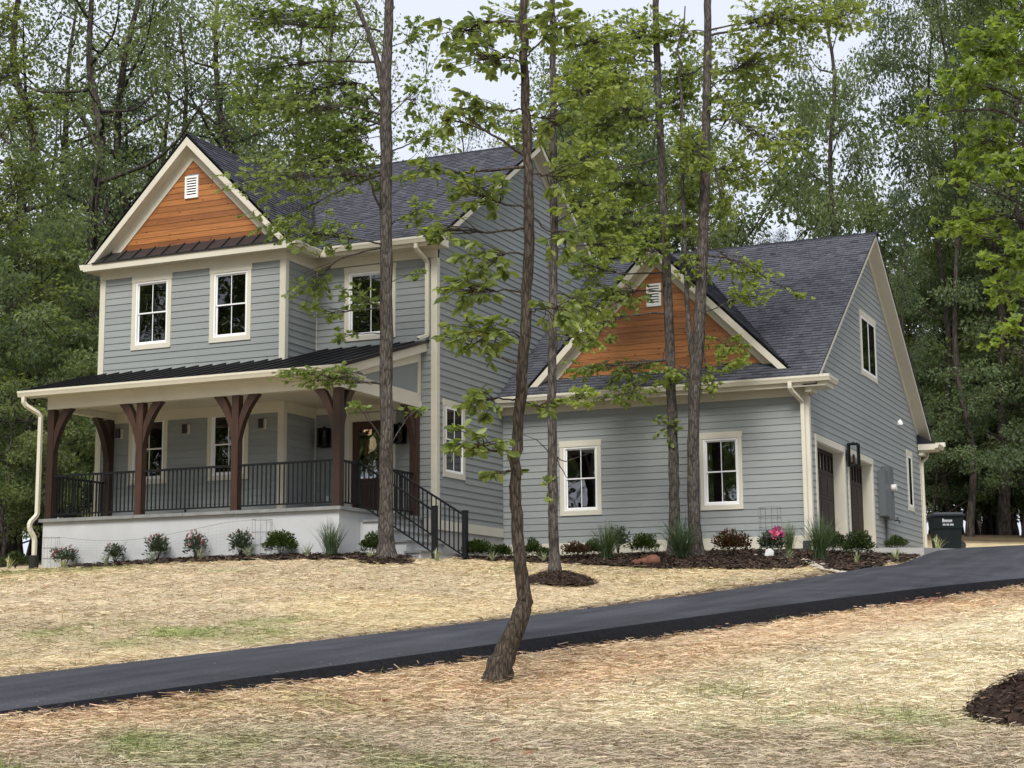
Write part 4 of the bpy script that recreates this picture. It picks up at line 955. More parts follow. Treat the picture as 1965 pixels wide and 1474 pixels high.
# ------------------------------------------------------------------ fittings
def lantern(x, y, z, w_, h, label, nx, ny, grp):
    """box lantern hanging on a wall bracket; (nx, ny) is the wall's outward normal"""
    t = thing('wall_lantern', label, 'lantern', (x, y, z-h/2), grp)
    mb = MB(); r = 0.014; hw = w_/2
    for a in (-1, 1):
        for b in (-1, 1): mb.box(x+a*hw-r, x+a*hw+r, y+b*hw-r, y+b*hw+r, z-h/2, z+h/2)
    for zz in (z-h/2, z+h/2-0.02): 
        mb.box(x-hw-r, x+hw+r, y-hw-r, y-hw+r, zz, zz+0.022); mb.box(x-hw-r, x+hw+r, y+hw-r, y+hw+r, zz, zz+0.022)
        mb.box(x-hw-r, x-hw+r, y-hw+r, y+hw-r, zz, zz+0.022); mb.box(x+hw-r, x+hw+r, y-hw+r, y+hw-r, zz, zz+0.022)
    mb.box(x-hw, x+hw, y-hw, y+hw, z+h/2+0.002, z+h/2+0.012); mb.box(x-0.02, x+0.02, y-0.02, y+0.02, z+h/2+0.012, z+h/2+0.05)
    mb.build('frame', 'iron', t)
    mb = MB()
    for a in (-1, 1): mb.box(x-hw+r, x+hw-r, y+a*hw-0.002, y+a*hw+0.002, z-h/2+0.02, z+h/2-0.02); mb.box(x+a*hw-0.002, x+a*hw+0.002, y-hw+r, y+hw-r, z-h/2+0.02, z+h/2-0.02)
    mb.build('pane', 'clear', t)
    mb = MB(); mb.box(x-0.055, x+0.055, y-0.055, y+0.055, z-h/2+0.02, z-h/2+0.05); mb.tube([(x, y, z-h/2+0.05), (x, y, z+0.02)], 0.028, 8); mb.build('candle', 'black', t)
    mb = MB(); c = np.array((x, y, z)); b = np.array((nx, ny, 0.0)); e = c-b*(hw+0.06)
    mb.tube([c-b*(hw-0.01), e], 0.014, 6); s = np.array((abs(ny), abs(nx), 0))*0.06
    lo, hi = e-s-np.array((0, 0, 0.14))-b*0.02, e+s+np.array((0, 0, 0.14))+b*0.0
    mb.box(min(lo[0], hi[0]), max(lo[0], hi[0]), min(lo[1], hi[1]), max(lo[1], hi[1]), lo[2], hi[2]); mb.build('bracket', 'iron', t)
lantern(-8.37, 38.34, 4.18, 0.23, 0.54, 'black box lantern on the garage wall between the two garage doors', 1, 0, 'black wall lanterns')
lantern(-18.60, 31.24, 4.40, 0.20, 0.42, 'black box lantern on the porch wall beside the entry door, in the shaded corner', 0, -1, 'black wall lanterns')
lantern(-16.70, 31.24, 4.38, 0.20, 0.42, 'black box lantern between the entry door and the end porch post', 0, -1, 'black wall lanterns')
for x, lb in ((-23.27, 'small black porch sconce on a pale block, next to the corner of the porch'), (-21.45, 'small black porch sconce on a pale block between the two porch windows'), (-19.45, 'small black porch sconce on a pale block beside the inner corner board')):
    t = thing('porch_sconce', lb, 'sconce', (x, YB-0.05, 4.52), 'porch sconces')
    MB().box(x-0.085, x+0.085, YB-0.045, YB-0.016, 4.52, 4.74).build('mounting_block', 'trim', t)
    mb = MB().lathe((x-0.012, YB-0.105, 4.53), [(0.055, 0), (0.055, 0.20), (0.05, 0.205)], 14); mb.box(x-0.03, x+0.01, YB-0.06, YB-0.044, 4.58, 4.68); mb.build('lamp_body', 'black', t)
MB().box(-18.62, -18.54, YM-0.045, YM-0.012, 2.98, 3.12).build('outlet_cover', 'plate', None, label='small white weatherproof outlet cover low on the porch wall beside the entry door', cat='outlet')
t = thing('electric_meter', 'grey electric panel and meter boxes on the garage side wall right of the doors', 'meter box', (XD, 42.9, 2.4))
P0 = [on(1500+a*.16285, 860+b*.16285, 0, XD) for a, b in ((1135, 515), (1245, 850), (1185, 470), (1300, 880))]
y0, y1, y2, y3 = P0[0][1]+0.1, P0[1][1]-0.35, P0[2][1]+0.55, P0[3][1]-0.1
MB().box(XD+0.015, XD+0.20, 41.85, 42.35, 2.98, 4.15).build('panel_box', 'grey_box', t)
MB().box(XD+0.015, XD+0.22, 42.42, 42.90, 2.92, 4.30).build('meter_box', 'grey_box', t)
MB().box(XD+0.015, XD+0.10, 42.90, 43.10, 3.30, 4.00).build('switch_box', 'grey_box', t)
mb = MB(); mb.tube([(XD+0.20, 42.66, 3.75), (XD+0.34, 42.66, 3.75)], 0.09, 14); mb.build('meter_dial', 'plate', t)
mb = MB(); mb.tube([(XD+0.06, 42.60, 2.98), (XD+0.06, 42.60, 1.9)], 0.035, 8); mb.build('conduit', 'grey_box', t)
t = thing('hose_tap', 'small dark hose tap on the garage side wall below the meter box', 'tap', (XD, 43.9, 2.9))
mb = MB(); mb.tube([(XD+0.01, 43.85, 2.98), (XD+0.12, 43.85, 2.98), (XD+0.16, 43.85, 2.90)], 0.018, 6); mb.build('spout', 'iron', t)
mb = MB(); mb.lathe((XD+0.10, 43.85, 3.01), [(0.012, 0), (0.012, 0.03), (0.05, 0.035), (0.05, 0.045)], 10); mb.build('wheel', 'iron', t)
P0 = on(1500+1365*.16285, 680+790*.16285, 0, XD)
t = thing('wall_sensor', 'small white pointed camera or sensor high on the garage gable wall', 'sensor', (XD, P0[1], P0[2]-0.08))
mb = MB(); mb.lathe((XD+0.07, P0[1], P0[2]-0.10), [(0.075, 0), (0.07, 0.06), (0.015, 0.15)], 10); mb.build('hood', 'vinyl', t)
mb = MB(); mb.box(XD+0.014, XD+0.03, P0[1]-0.04, P0[1]+0.04, P0[2]-0.09, P0[2]+0.02); mb.build('base', 'vinyl', t)
# lit lamp in the front room and the hall (seen through the glass)
t = thing('chandelier', 'lit chandelier with bright bulbs inside the porch room', 'chandelier', (-22.148, 32.6, 4.4))
mb = MB(); mb.tube([(-22.148, 32.6, 5.15), (-22.148, 32.6, 4.906)], 0.012, 6); mb.tube([(-22.148+0.25*math.cos(a), 32.6+0.25*math.sin(a), 4.856) for a in np.linspace(0, 6.28, 13)], 0.012, 6); mb.build('ring', 'iron', t)
for a in range(5):
    mb = MB(); mb.lathe((-22.148+0.25*math.cos(a*1.257), 32.6+0.25*math.sin(a*1.257), 4.856), [(0.01, 0), (0.032, 0.03), (0.035, 0.06), (0.012, 0.10)], 8); mb.build('bulb', 'bulb', t)
pl_ = bpy.data.lights.new('chandelier_light', 'POINT'); pl_.energy = 10; pl_.color = (1, 0.72, 0.42); pl_.shadow_soft_size = 0.2
po_ = bpy.data.objects.new('chandelier_light', pl_); COL.objects.link(po_); po_.location = (-22.148, 32.6, 4.706); po_.parent = t; po_.matrix_parent_inverse = Matrix.Translation(-EMPTY_LOC[t.name])
t = thing('hall_lamp', 'lit warm ceiling lamp inside the hall behind the entry door', 'lamp', (-18.699, 33.4, 4.7))
mb = MB(); mb.lathe((-18.699, 33.4, 4.70), [(0.03, 0), (0.09, 0.04), (0.09, 0.16), (0.02, 0.20), (0.02, 0.45)], 10); mb.build('shade', 'bulb_dim', t)
pl_ = bpy.data.lights.new('hall_light', 'POINT'); pl_.energy = 2.2; pl_.color = (1, 0.72, 0.42); pl_.shadow_soft_size = 0.2
po_ = bpy.data.objects.new('hall_light', pl_); COL.objects.link(po_); po_.location = (-18.699, 33.4, 4.5); po_.parent = t; po_.matrix_parent_inverse = Matrix.Translation(-EMPTY_LOC[t.name])
# ------------------------------------------------------------------ foliage helpers
def unit(a): return a/(np.linalg.norm(a, axis=-1, keepdims=True)+1e-9)
def half_leaf(pts, fold=0.12, curl=-0.08):
    """outline of one half (x >= 0 side), base (0,0) to tip (0,1) -> two n-gons sharing the midrib"""
    R_ = [(x, y, fold*x+curl*y*y) for x, y in pts]; L_ = [(-x, y, z) for x, y, z in R_]
    n = len(pts); return np.array(R_+L_), [list(range(n)), list(range(2*n-1, n-1, -1))]
OVAL = half_leaf([(0, 0), (0.20, 0.28), (0.27, 0.58), (0.15, 0.86), (0, 1)], 0.25, -0.15)
OAK = half_leaf([(0, 0), (0.10, 0.12), (0.22, 0.26), (0.13, 0.38), (0.34, 0.55), (0.17, 0.64), (0.27, 0.84), (0.08, 0.88), (0, 1)], 0.2, -0.15)
MAPLE = half_leaf([(0, 0.0), (0.28, 0.02), (0.22, 0.20), (0.55, 0.38), (0.40, 0.48), (0.46, 0.62), (0.18, 0.60), (0.22, 0.78), (0, 1)], 0.15, -0.18)
DIAM = half_leaf([(0, 0), (0.30, 0.48), (0, 1)], 0.3, -0.2)
BLADE3 = None
def leaves(P, D, Nn, size, tmpl, tone):
    tv, tf = tmpl; P, D, Nn = np.asarray(P), unit(np.asarray(D)), np.asarray(Nn)
    Sd = unit(np.cross(D, Nn)); Nn = np.cross(Sd, D)
    V = P[:, None]+size[:, None, None]*(tv[None, :, 0:1]*Sd[:, None]+tv[None, :, 1:2]*D[:, None]+tv[None, :, 2:3]*Nn[:, None])
    n, k = len(P), len(tv); base = (np.arange(n)*k)[:, None]
    Fs = [base+np.array(f)[None] for f in tf]
    F = np.stack(Fs, 1).reshape(-1, len(tf[0])); return V.reshape(-1, 3), F, np.repeat(tone, len(tf))
def leaf_mesh(name, parts):
    vs, fs, ts, b = [], [], [], 0
    for V, F, t in parts: vs.append(V); fs.append(F+b); ts.append(t); b += len(V)
    return np_mesh(name, np.concatenate(vs), [np.concatenate(fs)], tone=np.concatenate(ts))
FH = FWD.copy(); FH[2] = 0; FH /= np.linalg.norm(FH)
def at_h(px, py, D):
    d = ray(px, py); return d*(D/np.dot(d, FH))
def wob(pts, amp, rng, n=6):
    """refine a polyline with a little wobble"""
    pts = np.asarray(pts, float); s = np.linspace(0, len(pts)-1, (len(pts)-1)*n+1); out = []
    for q in s:
        i = min(int(q), len(pts)-2); t = q-i
        p0, p1, p2, p3 = pts[max(i-1, 0)], pts[i], pts[i+1], pts[min(i+2, len(pts)-1)]
        out.append(0.5*((2*p1)+(-p0+p2)*t+(2*p0-5*p1+4*p2-p3)*t*t+(-p0+3*p1-3*p2+p3)*t**3))
    out = np.array(out); out[1:-1] += rng.normal(0, amp, (len(out)-2, 3)); return out
def px_tree(name, label, trunk, masses, tmpl, leaf_len, bark, leafm, seed, base=None, baseY=None, cov=1.15, extra=None, group=None, dead=(), flat=1.25, sag=0.35):
    """tree whose trunk and limbs follow pixel directions; distance from where its trunk meets the ground"""
    rng = np.random.default_rng(seed)
    g = ground_px(*base) if base is not None else extra
    if baseY is not None: x_ = ray(*base)[0]/ray(*base)[1]*baseY; g = np.array((x_, baseY, hz(x_, baseY)))
    D = float(np.dot(g, FH)); ppm = FPX/D
    t = thing(name, label, 'tree', g, group)
    mb = MB()
    for pl, top in trunk:
        p3 = np.array([at_h(x, y, D) for x, y, w_ in pl]); 
        if pl is trunk[0][0] and base is not None: p3[0] = g-np.array((0, 0, 0.12))
        q = wob(p3, 0.006, rng, 5); r = np.interp(np.linspace(0, len(pl)-1, len(q)), np.arange(len(pl)), [w_*0.88 for _, _, w_ in pl])/ppm/2
        r = r*(1+rng.normal(0, 0.03, len(r)))
        if top:                                              # carry the trunk on above the picture
            d = unit(q[-1]-q[-4]); d = unit(d+np.array((0, 0, 0.6)))
            for k in range(1, 7): q = np.vstack([q, q[-1]+d*top/6+rng.normal(0, 0.05, 3)]); r = np.append(r, r[-1]*(1-0.13))
        if pl is trunk[0][0] and base is not None:           # root flare
            h = q[:, 2]-g[2]; r = r*(1+0.65*np.exp(-np.clip(h, 0, None)/0.22))
        mb.tube(q, list(r), 12)
    lp, ld, ln_, lsz, lt = [], [], [], [], []
    Zv = np.array((0, 0, 1.0))
    for (ax, ay), via, (cx, cy, rx, ry) in masses:
        dz = rng.normal(0, 0.55)*rx/ppm*1.1
        A = at_h(ax, ay, D); C = at_h(cx, cy, D)+FH*dz
        pts = [A]+[at_h(x, y, D)+FH*dz*(i+1)/(len(via)+1) for i, (x, y) in enumerate(via)]+[C]
        if not via: pts = [A, (A*0.5+C*0.5)+Zv*0.10*np.linalg.norm(C-A)*rng.uniform(-0.6, 0.8), C]
        q = wob(pts, 0.008, rng, 5); L = np.linalg.norm(C-A)
        r0 = max(0.006, 0.018*min(1.4, L/1.6)+0.004)
        mb.tube(q, list(np.linspace(r0, 0.006, len(q))), 6)
        L_px = leaf_len*ppm; nl = int(cov*math.pi*rx*ry/(0.42*L_px*L_px)*1.0)+4
        per = 7; ntw = max(3, nl//per)
        for k in range(ntw):
            o = rng.normal(0, 1, 3); o /= np.linalg.norm(o); o *= rng.random()**0.42
            tip = C+RIGHT*o[0]*rx/ppm+Zv*o[1]*ry/ppm+FH*o[2]*max(rx, ry)*0.8/ppm
            ob = q[rng.integers(len(q)//2, len(q))]
            mid = ob*0.5+tip*0.5+Zv*rng.uniform(-0.02, 0.10)*np.linalg.norm(tip-ob)
            tw = wob([ob, mid, tip], 0.004, rng, 3); mb.tube(tw, list(np.linspace(0.006, 0.0022, len(tw))), 4, cap=False)
            dirn = unit(tip-ob)
            for j in range(per):
                f = 1-abs(rng.normal(0, 0.22)); i = f*(len(tw)-1); i0 = int(np.clip(i, 0, len(tw)-2)); pp = tw[i0]+(tw[i0+1]-tw[i0])*(i-i0)
                aa = rng.uniform(0, 6.28); side = np.array((math.cos(aa), math.sin(aa), 0))
                lp.append(pp); ld.append(dirn*rng.uniform(0.2, 0.9)+side*0.75-Zv*rng.uniform(0, sag*1.6))
                ln_.append(Zv+rng.normal(0, flat, 3)); lsz.append(leaf_len*rng.uniform(0.65, 1.2)); lt.append(np.clip(rng.normal(0.5, 0.22), 0, 1))
    for pl in dead:
        p3 = [at_h(x, y, D) for x, y in pl]; q = wob(p3, 0.006, rng, 4); mb.tube(q, list(np.linspace(0.014, 0.003, len(q))), 5)
    mb.build('trunk', bark, t, smooth=True)
    V, F, tn = leaves(np.array(lp), np.array(ld), np.array(ln_), np.array(lsz), tmpl, np.array(lt))
    link('crown', np_mesh('crown', V, [F], tone=tn), leafm, t)
    return t, D
def px_x0(px, Y): d = ray(px, 900); return d[0]/d[1]*Y
m_ = lambda a, c, *via: (a, list(via), c)
# crooked young tupelo between the camera and the drive
px_tree('crooked_tree', 'slim crooked tree with a bent trunk growing beside the asphalt drive, oval glossy leaves', 
  [([(948,1316,47),(962,1275,44),(985,1215,37),(1004,1168,36),(1006,1140,31),(997,1070,28),(991,985,26),(990,900,24),(996,800,24),(1004,700,25),(1011,560,24),(1015,430,24),(1013,300,21),(1008,180,20),(1006,60,18),(1007,-20,17)], 3.0)],
  [m_((998,865),(900,862,92,42),(950,868)), m_((1001,770),(915,770,75,40)), m_((1003,650),(930,655,95,55),(965,640)), m_((1006,560),(905,565,80,45)), m_((1010,490),(930,500,95,42)), m_((1013,400),(905,370,110,50),(960,390)),
   m_((1013,410),(1085,470,60,45)), m_((1010,600),(1075,600,55,45)), m_((1014,330),(1085,330,65,55)), m_((1010,220),(1075,230,75,50)), m_((1008,135),(930,110,95,65),(985,110)), m_((1008,110),(1075,60,80,60)), m_((1006,40),(880,35,110,40)), m_((1010,210),(925,200,80,40)), m_((1000,770),(1050,780,45,26)),
   m_((1008,300),(850,240,60,30)), m_((1008,320),(800,330,55,28),(900,330)), m_((1010,440),(860,440,60,40)), m_((1000,700),(870,640,50,26)), m_((994,905),(960,905,45,24))],
  OVAL, 0.098, 'bark_near', 'leaf_tup', 21, base=(948, 1312), cov=2.3)
px_tree('oak_tree', 'straight grey-brown oak trunk standing in a mulch ring in front of the porch stairs', 
  [([(742,1082,40),(741,1040,33),(741,960,31),(741,860,30),(742,740,30),(741,620,29),(741,480,28),(740,360,28),(741,250,28),(740,150,26),(745,60,22),(747,-20,20)], 5.0), ([(737,190,16),(722,110,14),(705,60,12),(680,0,10),(668,-30,9)], 2.5)],
  [m_((738,735),(608,716,100,25),(715,735),(670,728)), m_((738,737),(640,714,70,24),(700,730)), m_((738,733),(575,712,65,18),(700,732),(640,722)), m_((738,850),(690,785,50,14)), m_((752,848),(795,780,42,12)), m_((738,410),(560,372,165,45),(720,380),(705,350),(640,355)), m_((738,470),(610,470,110,42),(690,470)), m_((738,475),(598,560,55,45),(650,500)), m_((738,590),(690,562,58,36)),
   m_((730,200),(585,140,140,80),(680,140)), m_((735,215),(640,255,110,60)), m_((700,50),(500,55,110,60),(600,60)), m_((730,300),(590,305,125,40)), m_((690,30),(620,40,90,50)), m_((752,290),(830,290,75,30)), m_((752,200),(800,180,38,55)), m_((752,90),(795,60,42,45)), m_((752,430),(810,420,50,35)), m_((752,540),(790,528,25,18)),
   m_((740,330),(520,430,80,28),(640,370)), m_((738,590),(620,600,45,22)), m_((738,640),(655,640,40,16)), m_((735,240),(470,190,60,50),(600,200)), m_((735,220),(560,220,110,60),(660,210)), m_((730,120),(480,120,90,50),(620,110)), m_((735,260),(680,270,60,50)), m_((730,60),(560,20,110,40)), m_((738,320),(690,330,60,60)), m_((740,160),(690,190,60,60))],
  OAK, 0.125, 'bark', 'leaf_oak', 22, base=(741, 1078), cov=1.9)
px_tree('slender_oak', 'slender oak in a round mulch mound on the lawn in front of the garage', 
  [([(1064,1120,30),(1064,1080,23),(1062,1000,21),(1060,880,21),(1059,740,20),(1061,600,19),(1063,460,18),(1062,320,17),(1061,180,15),(1060,60,14),(1060,-20,13)], 4.0)],
  [m_((1063,430),(1125,400,85,50)), m_((1063,330),(1130,320,95,55)), m_((1062,210),(1130,200,105,60)), m_((1061,100),(1150,80,110,60)), m_((1063,560),(1128,560,78,45)), m_((1060,640),(1110,640,60,36)), m_((1060,760),(1120,770,48,24)), m_((1060,945),(1052,945,14,30)), m_((1063,480),(1180,480,60,40)), m_((1061,150),(1200,150,70,60),(1130,140)), m_((1061,250),(1000,260,60,45)), m_((1061,60),(990,40,80,50))],
  OAK, 0.125, 'bark', 'leaf_oak', 23, base=(1063, 1116), cov=2.4, dead=[[(1061,870),(1085,885),(1130,870)], [(1061,860),(1080,905),(1090,920)], [(1061,880),(1030,845),(985,832)]])
px_tree('garage_oak', 'oak trunk in the planting bed near the garage window, rough bark, behind an ornamental grass', 
  [([(1296,1064,34),(1295,1030,25),(1294,950,23),(1291,840,22),(1288,730,22),(1283,600,21),(1277,470,20),(1270,330,18),(1264,200,16),(1260,80,15),(1258,-20,14)], 5.0)],
  [m_((1282,420),(1200,430,85,45)), m_((1276,350),(1210,330,95,55)), m_((1284,560),(1175,570,85,42)), m_((1288,690),(1205,700,95,32)), m_((1270,250),(1200,220,95,65)), m_((1265,100),(1215,60,105,55)), m_((1290,740),(1190,760,100,22),(1240,735)), m_((1292,800),(1278,825,28,32)), m_((1280,480),(1240,490,60,40)), m_((1276,400),(1320,380,45,50)), m_((1268,200),(1310,180,50,55)), m_((1284,600),(1130,640,60,35),(1200,610)), m_((1290,690),(1120,705,45,24),(1200,700)), m_((1270,300),(1130,330,60,50)), m_((1276,380),(1150,430,80,45)), m_((1270,230),(1150,240,80,55)), m_((1284,520),(1120,520,70,40),(1200,530)), m_((1266,120),(1140,120,80,55))],
  OAK, 0.13, 'bark', 'leaf_oak', 24, base=(1296, 1062), baseY=33.3, cov=2.4, dead=[[(1290,610),(1270,700),(1265,760)]])
px_tree('forked_oak', 'forked oak trunk in the planting bed close beside the right garage window', 
  [([(1334,1070,38),(1333,1030,29),(1331,950,27),(1330,850,26),(1333,740,27),(1338,680,28),(1345,560,26),(1350,440,24),(1354,320,22),(1356,200,20),(1358,80,18),(1358,-20,17)], 5.0), ([(1335,720,17),(1325,660,13),(1318,580,11),(1315,480,10),(1311,380,9),(1308,280,8),(1308,180,7)], 2.0)],
  [m_((1348,480),(1425,520,78,30),(1380,480)), m_((1352,490),(1548,560,22,13),(1420,500),(1490,540)), m_((1345,640),(1400,660,58,28)), m_((1342,700),(1405,700,52,22)), m_((1348,600),(1432,570,65,24)), m_((1354,330),(1420,310,75,50)), m_((1357,175),(1450,105,120,60),(1385,150),(1412,130)), m_((1355,230),(1480,290,80,55),(1410,240)), m_((1357,60),(1500,60,130,55)), m_((1357,60),(1290,60,65,50)), m_((1350,420),(1300,430,55,36)), m_((1356,150),(1400,210,60,40)), m_((1355,260),(1390,400,50,40)), m_((1357,70),(1610,40,90,55),(1480,50)), m_((1350,440),(1330,520,40,40)), m_((1342,690),(1290,720,60,26)), m_((1355,300),(1320,300,60,60)), m_((1356,120),(1320,120,60,50)), m_((1345,640),(1360,740,30,30))],
  OAK, 0.13, 'bark', 'leaf_oak', 25, base=(1334, 1068), baseY=32.9, cov=2.4)
# maple just outside the picture on the right, its boughs reaching in
gm = np.array((-0.6, 21.5, 0)); gm[2] = hz(gm[0], gm[1])
px_tree('maple_tree', 'bright yellow-green maple boughs reaching in from beside the drive', 
  [([(2160,1190,60),(2155,900,52),(2150,600,46),(2140,300,40),(2135,0,34),(2130,-60,30)], 4.0)],
  [m_((2145,330),(1905,90,95,65),(2000,160)), m_((2145,400),(1850,165,95,45),(1960,200)), m_((2145,420),(1775,215,55,18),(1960,230),(1850,210)), m_((2145,480),(1905,250,85,40),(2000,280)), m_((2148,560),(1930,330,70,50)), m_((2148,600),(1885,405,85,40),(1990,420)), m_((2148,640),(1925,480,75,50)), m_((2148,700),(1935,555,55,36)), m_((2148,760),(1935,620,45,24)), m_((2148,790),(1895,655,32,14)), m_((2140,200),(1950,20,80,50)), m_((2148,500),(1845,330,45,30)), m_((2148,560),(1850,440,45,30)), m_((2148,640),(2010,480,80,90)), m_((2140,240),(2020,160,80,90))],
  MAPLE, 0.11, 'bark', 'leaf_maple', 26, extra=gm, cov=2.6, flat=1.0)
gm = np.array((px_x0(-75, 34.5), 34.5, 0)); gm[2] = hz(gm[0], gm[1])
px_tree('oak_tree', 'bright leafy oak boughs left of the porch, at the edge of the wood',
  [([(-75,1090,44),(-72,800,38),(-66,500,32),(-70,200,26),(-75,-20,22)], 4.0)],
  [m_((-70,400),(60,200,80,45),(0,260)), m_((-68,500),(45,330,85,48)), m_((-66,640),(70,480,95,46),(0,520)), m_((-66,700),(85,560,80,42),(0,600)), m_((-66,760),(35,640,75,45)), m_((-66,720),(110,625,55,34)), m_((-70,300),(30,120,70,50)), m_((-66,860),(30,760,60,50)), m_((-66,600),(20,430,60,50)), m_((-70,200),(20,30,60,40))],
  OAK, 0.13, 'bark', 'leaf_tup', 27, extra=gm, cov=2.0)
# ------------------------------------------------------------------ forest
def gen_tree(seed, h, cr, cb, nl, ls, style='decid', tmpl=DIAM, thick=1.0):
    rng = np.random.default_rng(seed); mb = MB(); Zv = np.array((0, 0, 1.0))
    r0 = (0.0098*h+0.02)*thick; tp = [np.zeros(3)]; lean = rng.normal(0, 0.02, 2)
    for k in range(1, 9): tp.append(np.array((lean[0]*h*k/8+rng.normal(0, 0.012*h), lean[1]*h*k/8+rng.normal(0, 0.012*h), h*0.96*k/8)))
    q = wob(tp, 0.01, rng, 4); z = q[:, 2]/h; r = r0*(1-0.90*np.clip(z, 0, 1)**0.9)*(1+0.5*np.exp(-q[:, 2]/0.3)); q[0, 2] = -0.5
    mb.tube(q, list(np.maximum(r, 0.015)), 9)
    cl = []                                                   # clump centres
    nb = {'decid': 20, 'under': 16, 'pine': 26}[style]
    for k in range(nb):
        f = (k+0.5)/nb; zz = cb+(h*0.95-cb)*f; i = np.interp(zz, q[:, 2], np.arange(len(q))); b = q[int(i)]+(q[min(int(i)+1, len(q)-1)]-q[int(i)])*(i-int(i))
        pr = {'decid': (0.55+0.9*math.sin(math.pi*min(1, f*0.85+0.12)))*0.72, 'under': 0.45+0.75*math.sin(math.pi*(0.15+0.7*f)), 'pine': 1.05-0.85*f}[style]
        a = k*2.4+rng.uniform(-0.5, 0.5); up = {'decid': rng.uniform(0.25, 0.9), 'under': rng.uniform(0.1, 0.7), 'pine': rng.uniform(-0.1, 0.2)}[style]
        L = cr*pr*rng.uniform(0.6, 1.2); d = unit(np.array((math.cos(a), math.sin(a), up)))
        e = b+d*L; mid = b+d*L*0.5-Zv*0.06*L+rng.normal(0, 0.05*L, 3)
        w_ = wob([b, mid, e], 0.02, rng, 4); rb = max(0.02, 0.38*thick*np.interp(zz, q[:, 2], r)); mb.tube(w_, list(np.linspace(rb, 0.012, len(w_))), 5, cap=False)
        cl.append(e); 
        for _ in range(int(2+L)):
            s = w_[rng.integers(len(w_)//3, len(w_))]; e2 = s+unit(d+rng.normal(0, 0.8, 3))*L*rng.uniform(0.25, 0.55)
            mb.tube([s, (s+e2)/2+rng.normal(0, 0.04, 3), e2], [0.018, 0.013, 0.006], 4, cap=False); cl.append(e2)
    cl = np.array(cl); nc = len(cl)
    ct = rng.normal(0, 0.20, nc); cs = cr*rng.uniform(0.09, 0.24, nc)
    wts = cs**2; wts /= wts.sum(); ci = rng.choice(nc, nl, p=wts)
    o = rng.normal(0, 1, (nl, 3)); o = unit(o)*rng.random((nl, 1))**0.5
    P = cl[ci]+o*cs[ci][:, None]*np.array((1.25, 1.25, 0.62)); P[:, 2] -= 0.12*cs[ci]*np.hypot(o[:, 0], o[:, 1])
    D = o+rng.normal(0, 0.6, (nl, 3)); D[:, 2] -= 0.35; Nn = Zv+rng.normal(0, 1.0, (nl, 3))
    sz = ls*rng.uniform(0.6, 1.25, nl); tone = np.clip(0.5+ct[ci]+rng.normal(0, 0.17, nl), 0, 1)
    if style == 'pine': D = unit(o*np.array((1, 1, 0.3)))+rng.normal(0, 0.5, (nl, 3))
    V, F, tn = leaves(P, D, Nn, sz, tmpl, tone)
    return mb.mesh('trunk', True), np_mesh('crown', V, [F], tone=tn)
PROTO = {}
for k, (sd, h, cr, cb, nl, ls) in enumerate([(1, 24, 4.6, 7.5, 15000, 0.175), (2, 22, 4.2, 8.5, 12000, 0.175), (3, 26, 5.0, 9.0, 16000, 0.18), (4, 20, 4.4, 5.0, 16000, 0.17), (5, 23, 3.8, 10.0, 11000, 0.175)]): PROTO['d%d' % k] = gen_tree(100+sd, h, cr, cb, nl, ls)
for k, (sd, h, cr, cb, nl, ls) in enumerate([(1, 8.5, 3.0, 0.8, 14000, 0.15), (2, 6.0, 2.6, 0.4, 12000, 0.13), (3, 10.5, 3.2, 1.6, 15000, 0.155)]): PROTO['u%d' % k] = gen_tree(200+sd, h, cr, cb, nl, ls, 'under')
for k, (sd, h, cr, cb, nl, ls) in enumerate([(1, 24, 3.4, 8, 14000, 0.26), (2, 19, 3.2, 4, 14000, 0.25)]): PROTO['p%d' % k] = gen_tree(300+sd, h, cr, cb, nl, ls, 'pine', tmpl=half_leaf([(0, 0), (0.09, 0.4), (0, 1)], 0.3, -0.1))
for k, (sd, h, cr, cb, nl, ls) in enumerate([(1, 24, 4.8, 5.5, 6500, 0.18), (2, 22, 4.6, 6.5, 5500, 0.18), (3, 25, 4.2, 8.0, 6000, 0.18)]): PROTO['s%d' % k] = gen_tree(400+sd, h, cr, cb, nl, ls, thick=1.45)
LBL = {'s': ('forest_tree', 'open-crowned forest tree with dark limbs showing between sparse leaves'), 'd': ('forest_tree', 'tall leafy forest tree with a bare lower trunk'), 'u': ('understory_tree', 'low bushy understory tree leafy almost to the ground'), 'p': ('pine_tree', 'tall dark pine with layered needle boughs')}
def plant_tree(key, x, y, sc_, where, rot=None, grp=None, wx=1.0):
    tr, cr_ = PROTO[key]; nm, lb = LBL[key[0]]
    o = bpy.data.objects.new(nm, None); COL.objects.link(o); o.location = (x, y, hz(x, y)); o.scale = (sc_*wx*random.uniform(0.9, 1.1), sc_*wx*random.uniform(0.9, 1.1), sc_)
    o.rotation_euler = (0, 0, random.uniform(0, 6.28) if rot is None else rot)
    tag(o, lb+' '+where, 'tree', grp or (lb.split(' with')[0]+'s '+where))
    for nm2, me_, mt in (('trunk', tr, 'bark_far'), ('crown', cr_, 'leaf_pine' if key[0] == 'p' else 'leaf_far')):
        c = link(nm2, me_, mt); c.parent = o
    return o
random.seed(5)
def px_x(px, Y): d = ray(px, 700); return d[0]/d[1]*Y
HOUSE_BOX = (-25.5, -6.0, 26.0, 50.0)
def clear(x, y): return not (-26.5 < x < 4 and 4 < y < 50.2)
spots = []
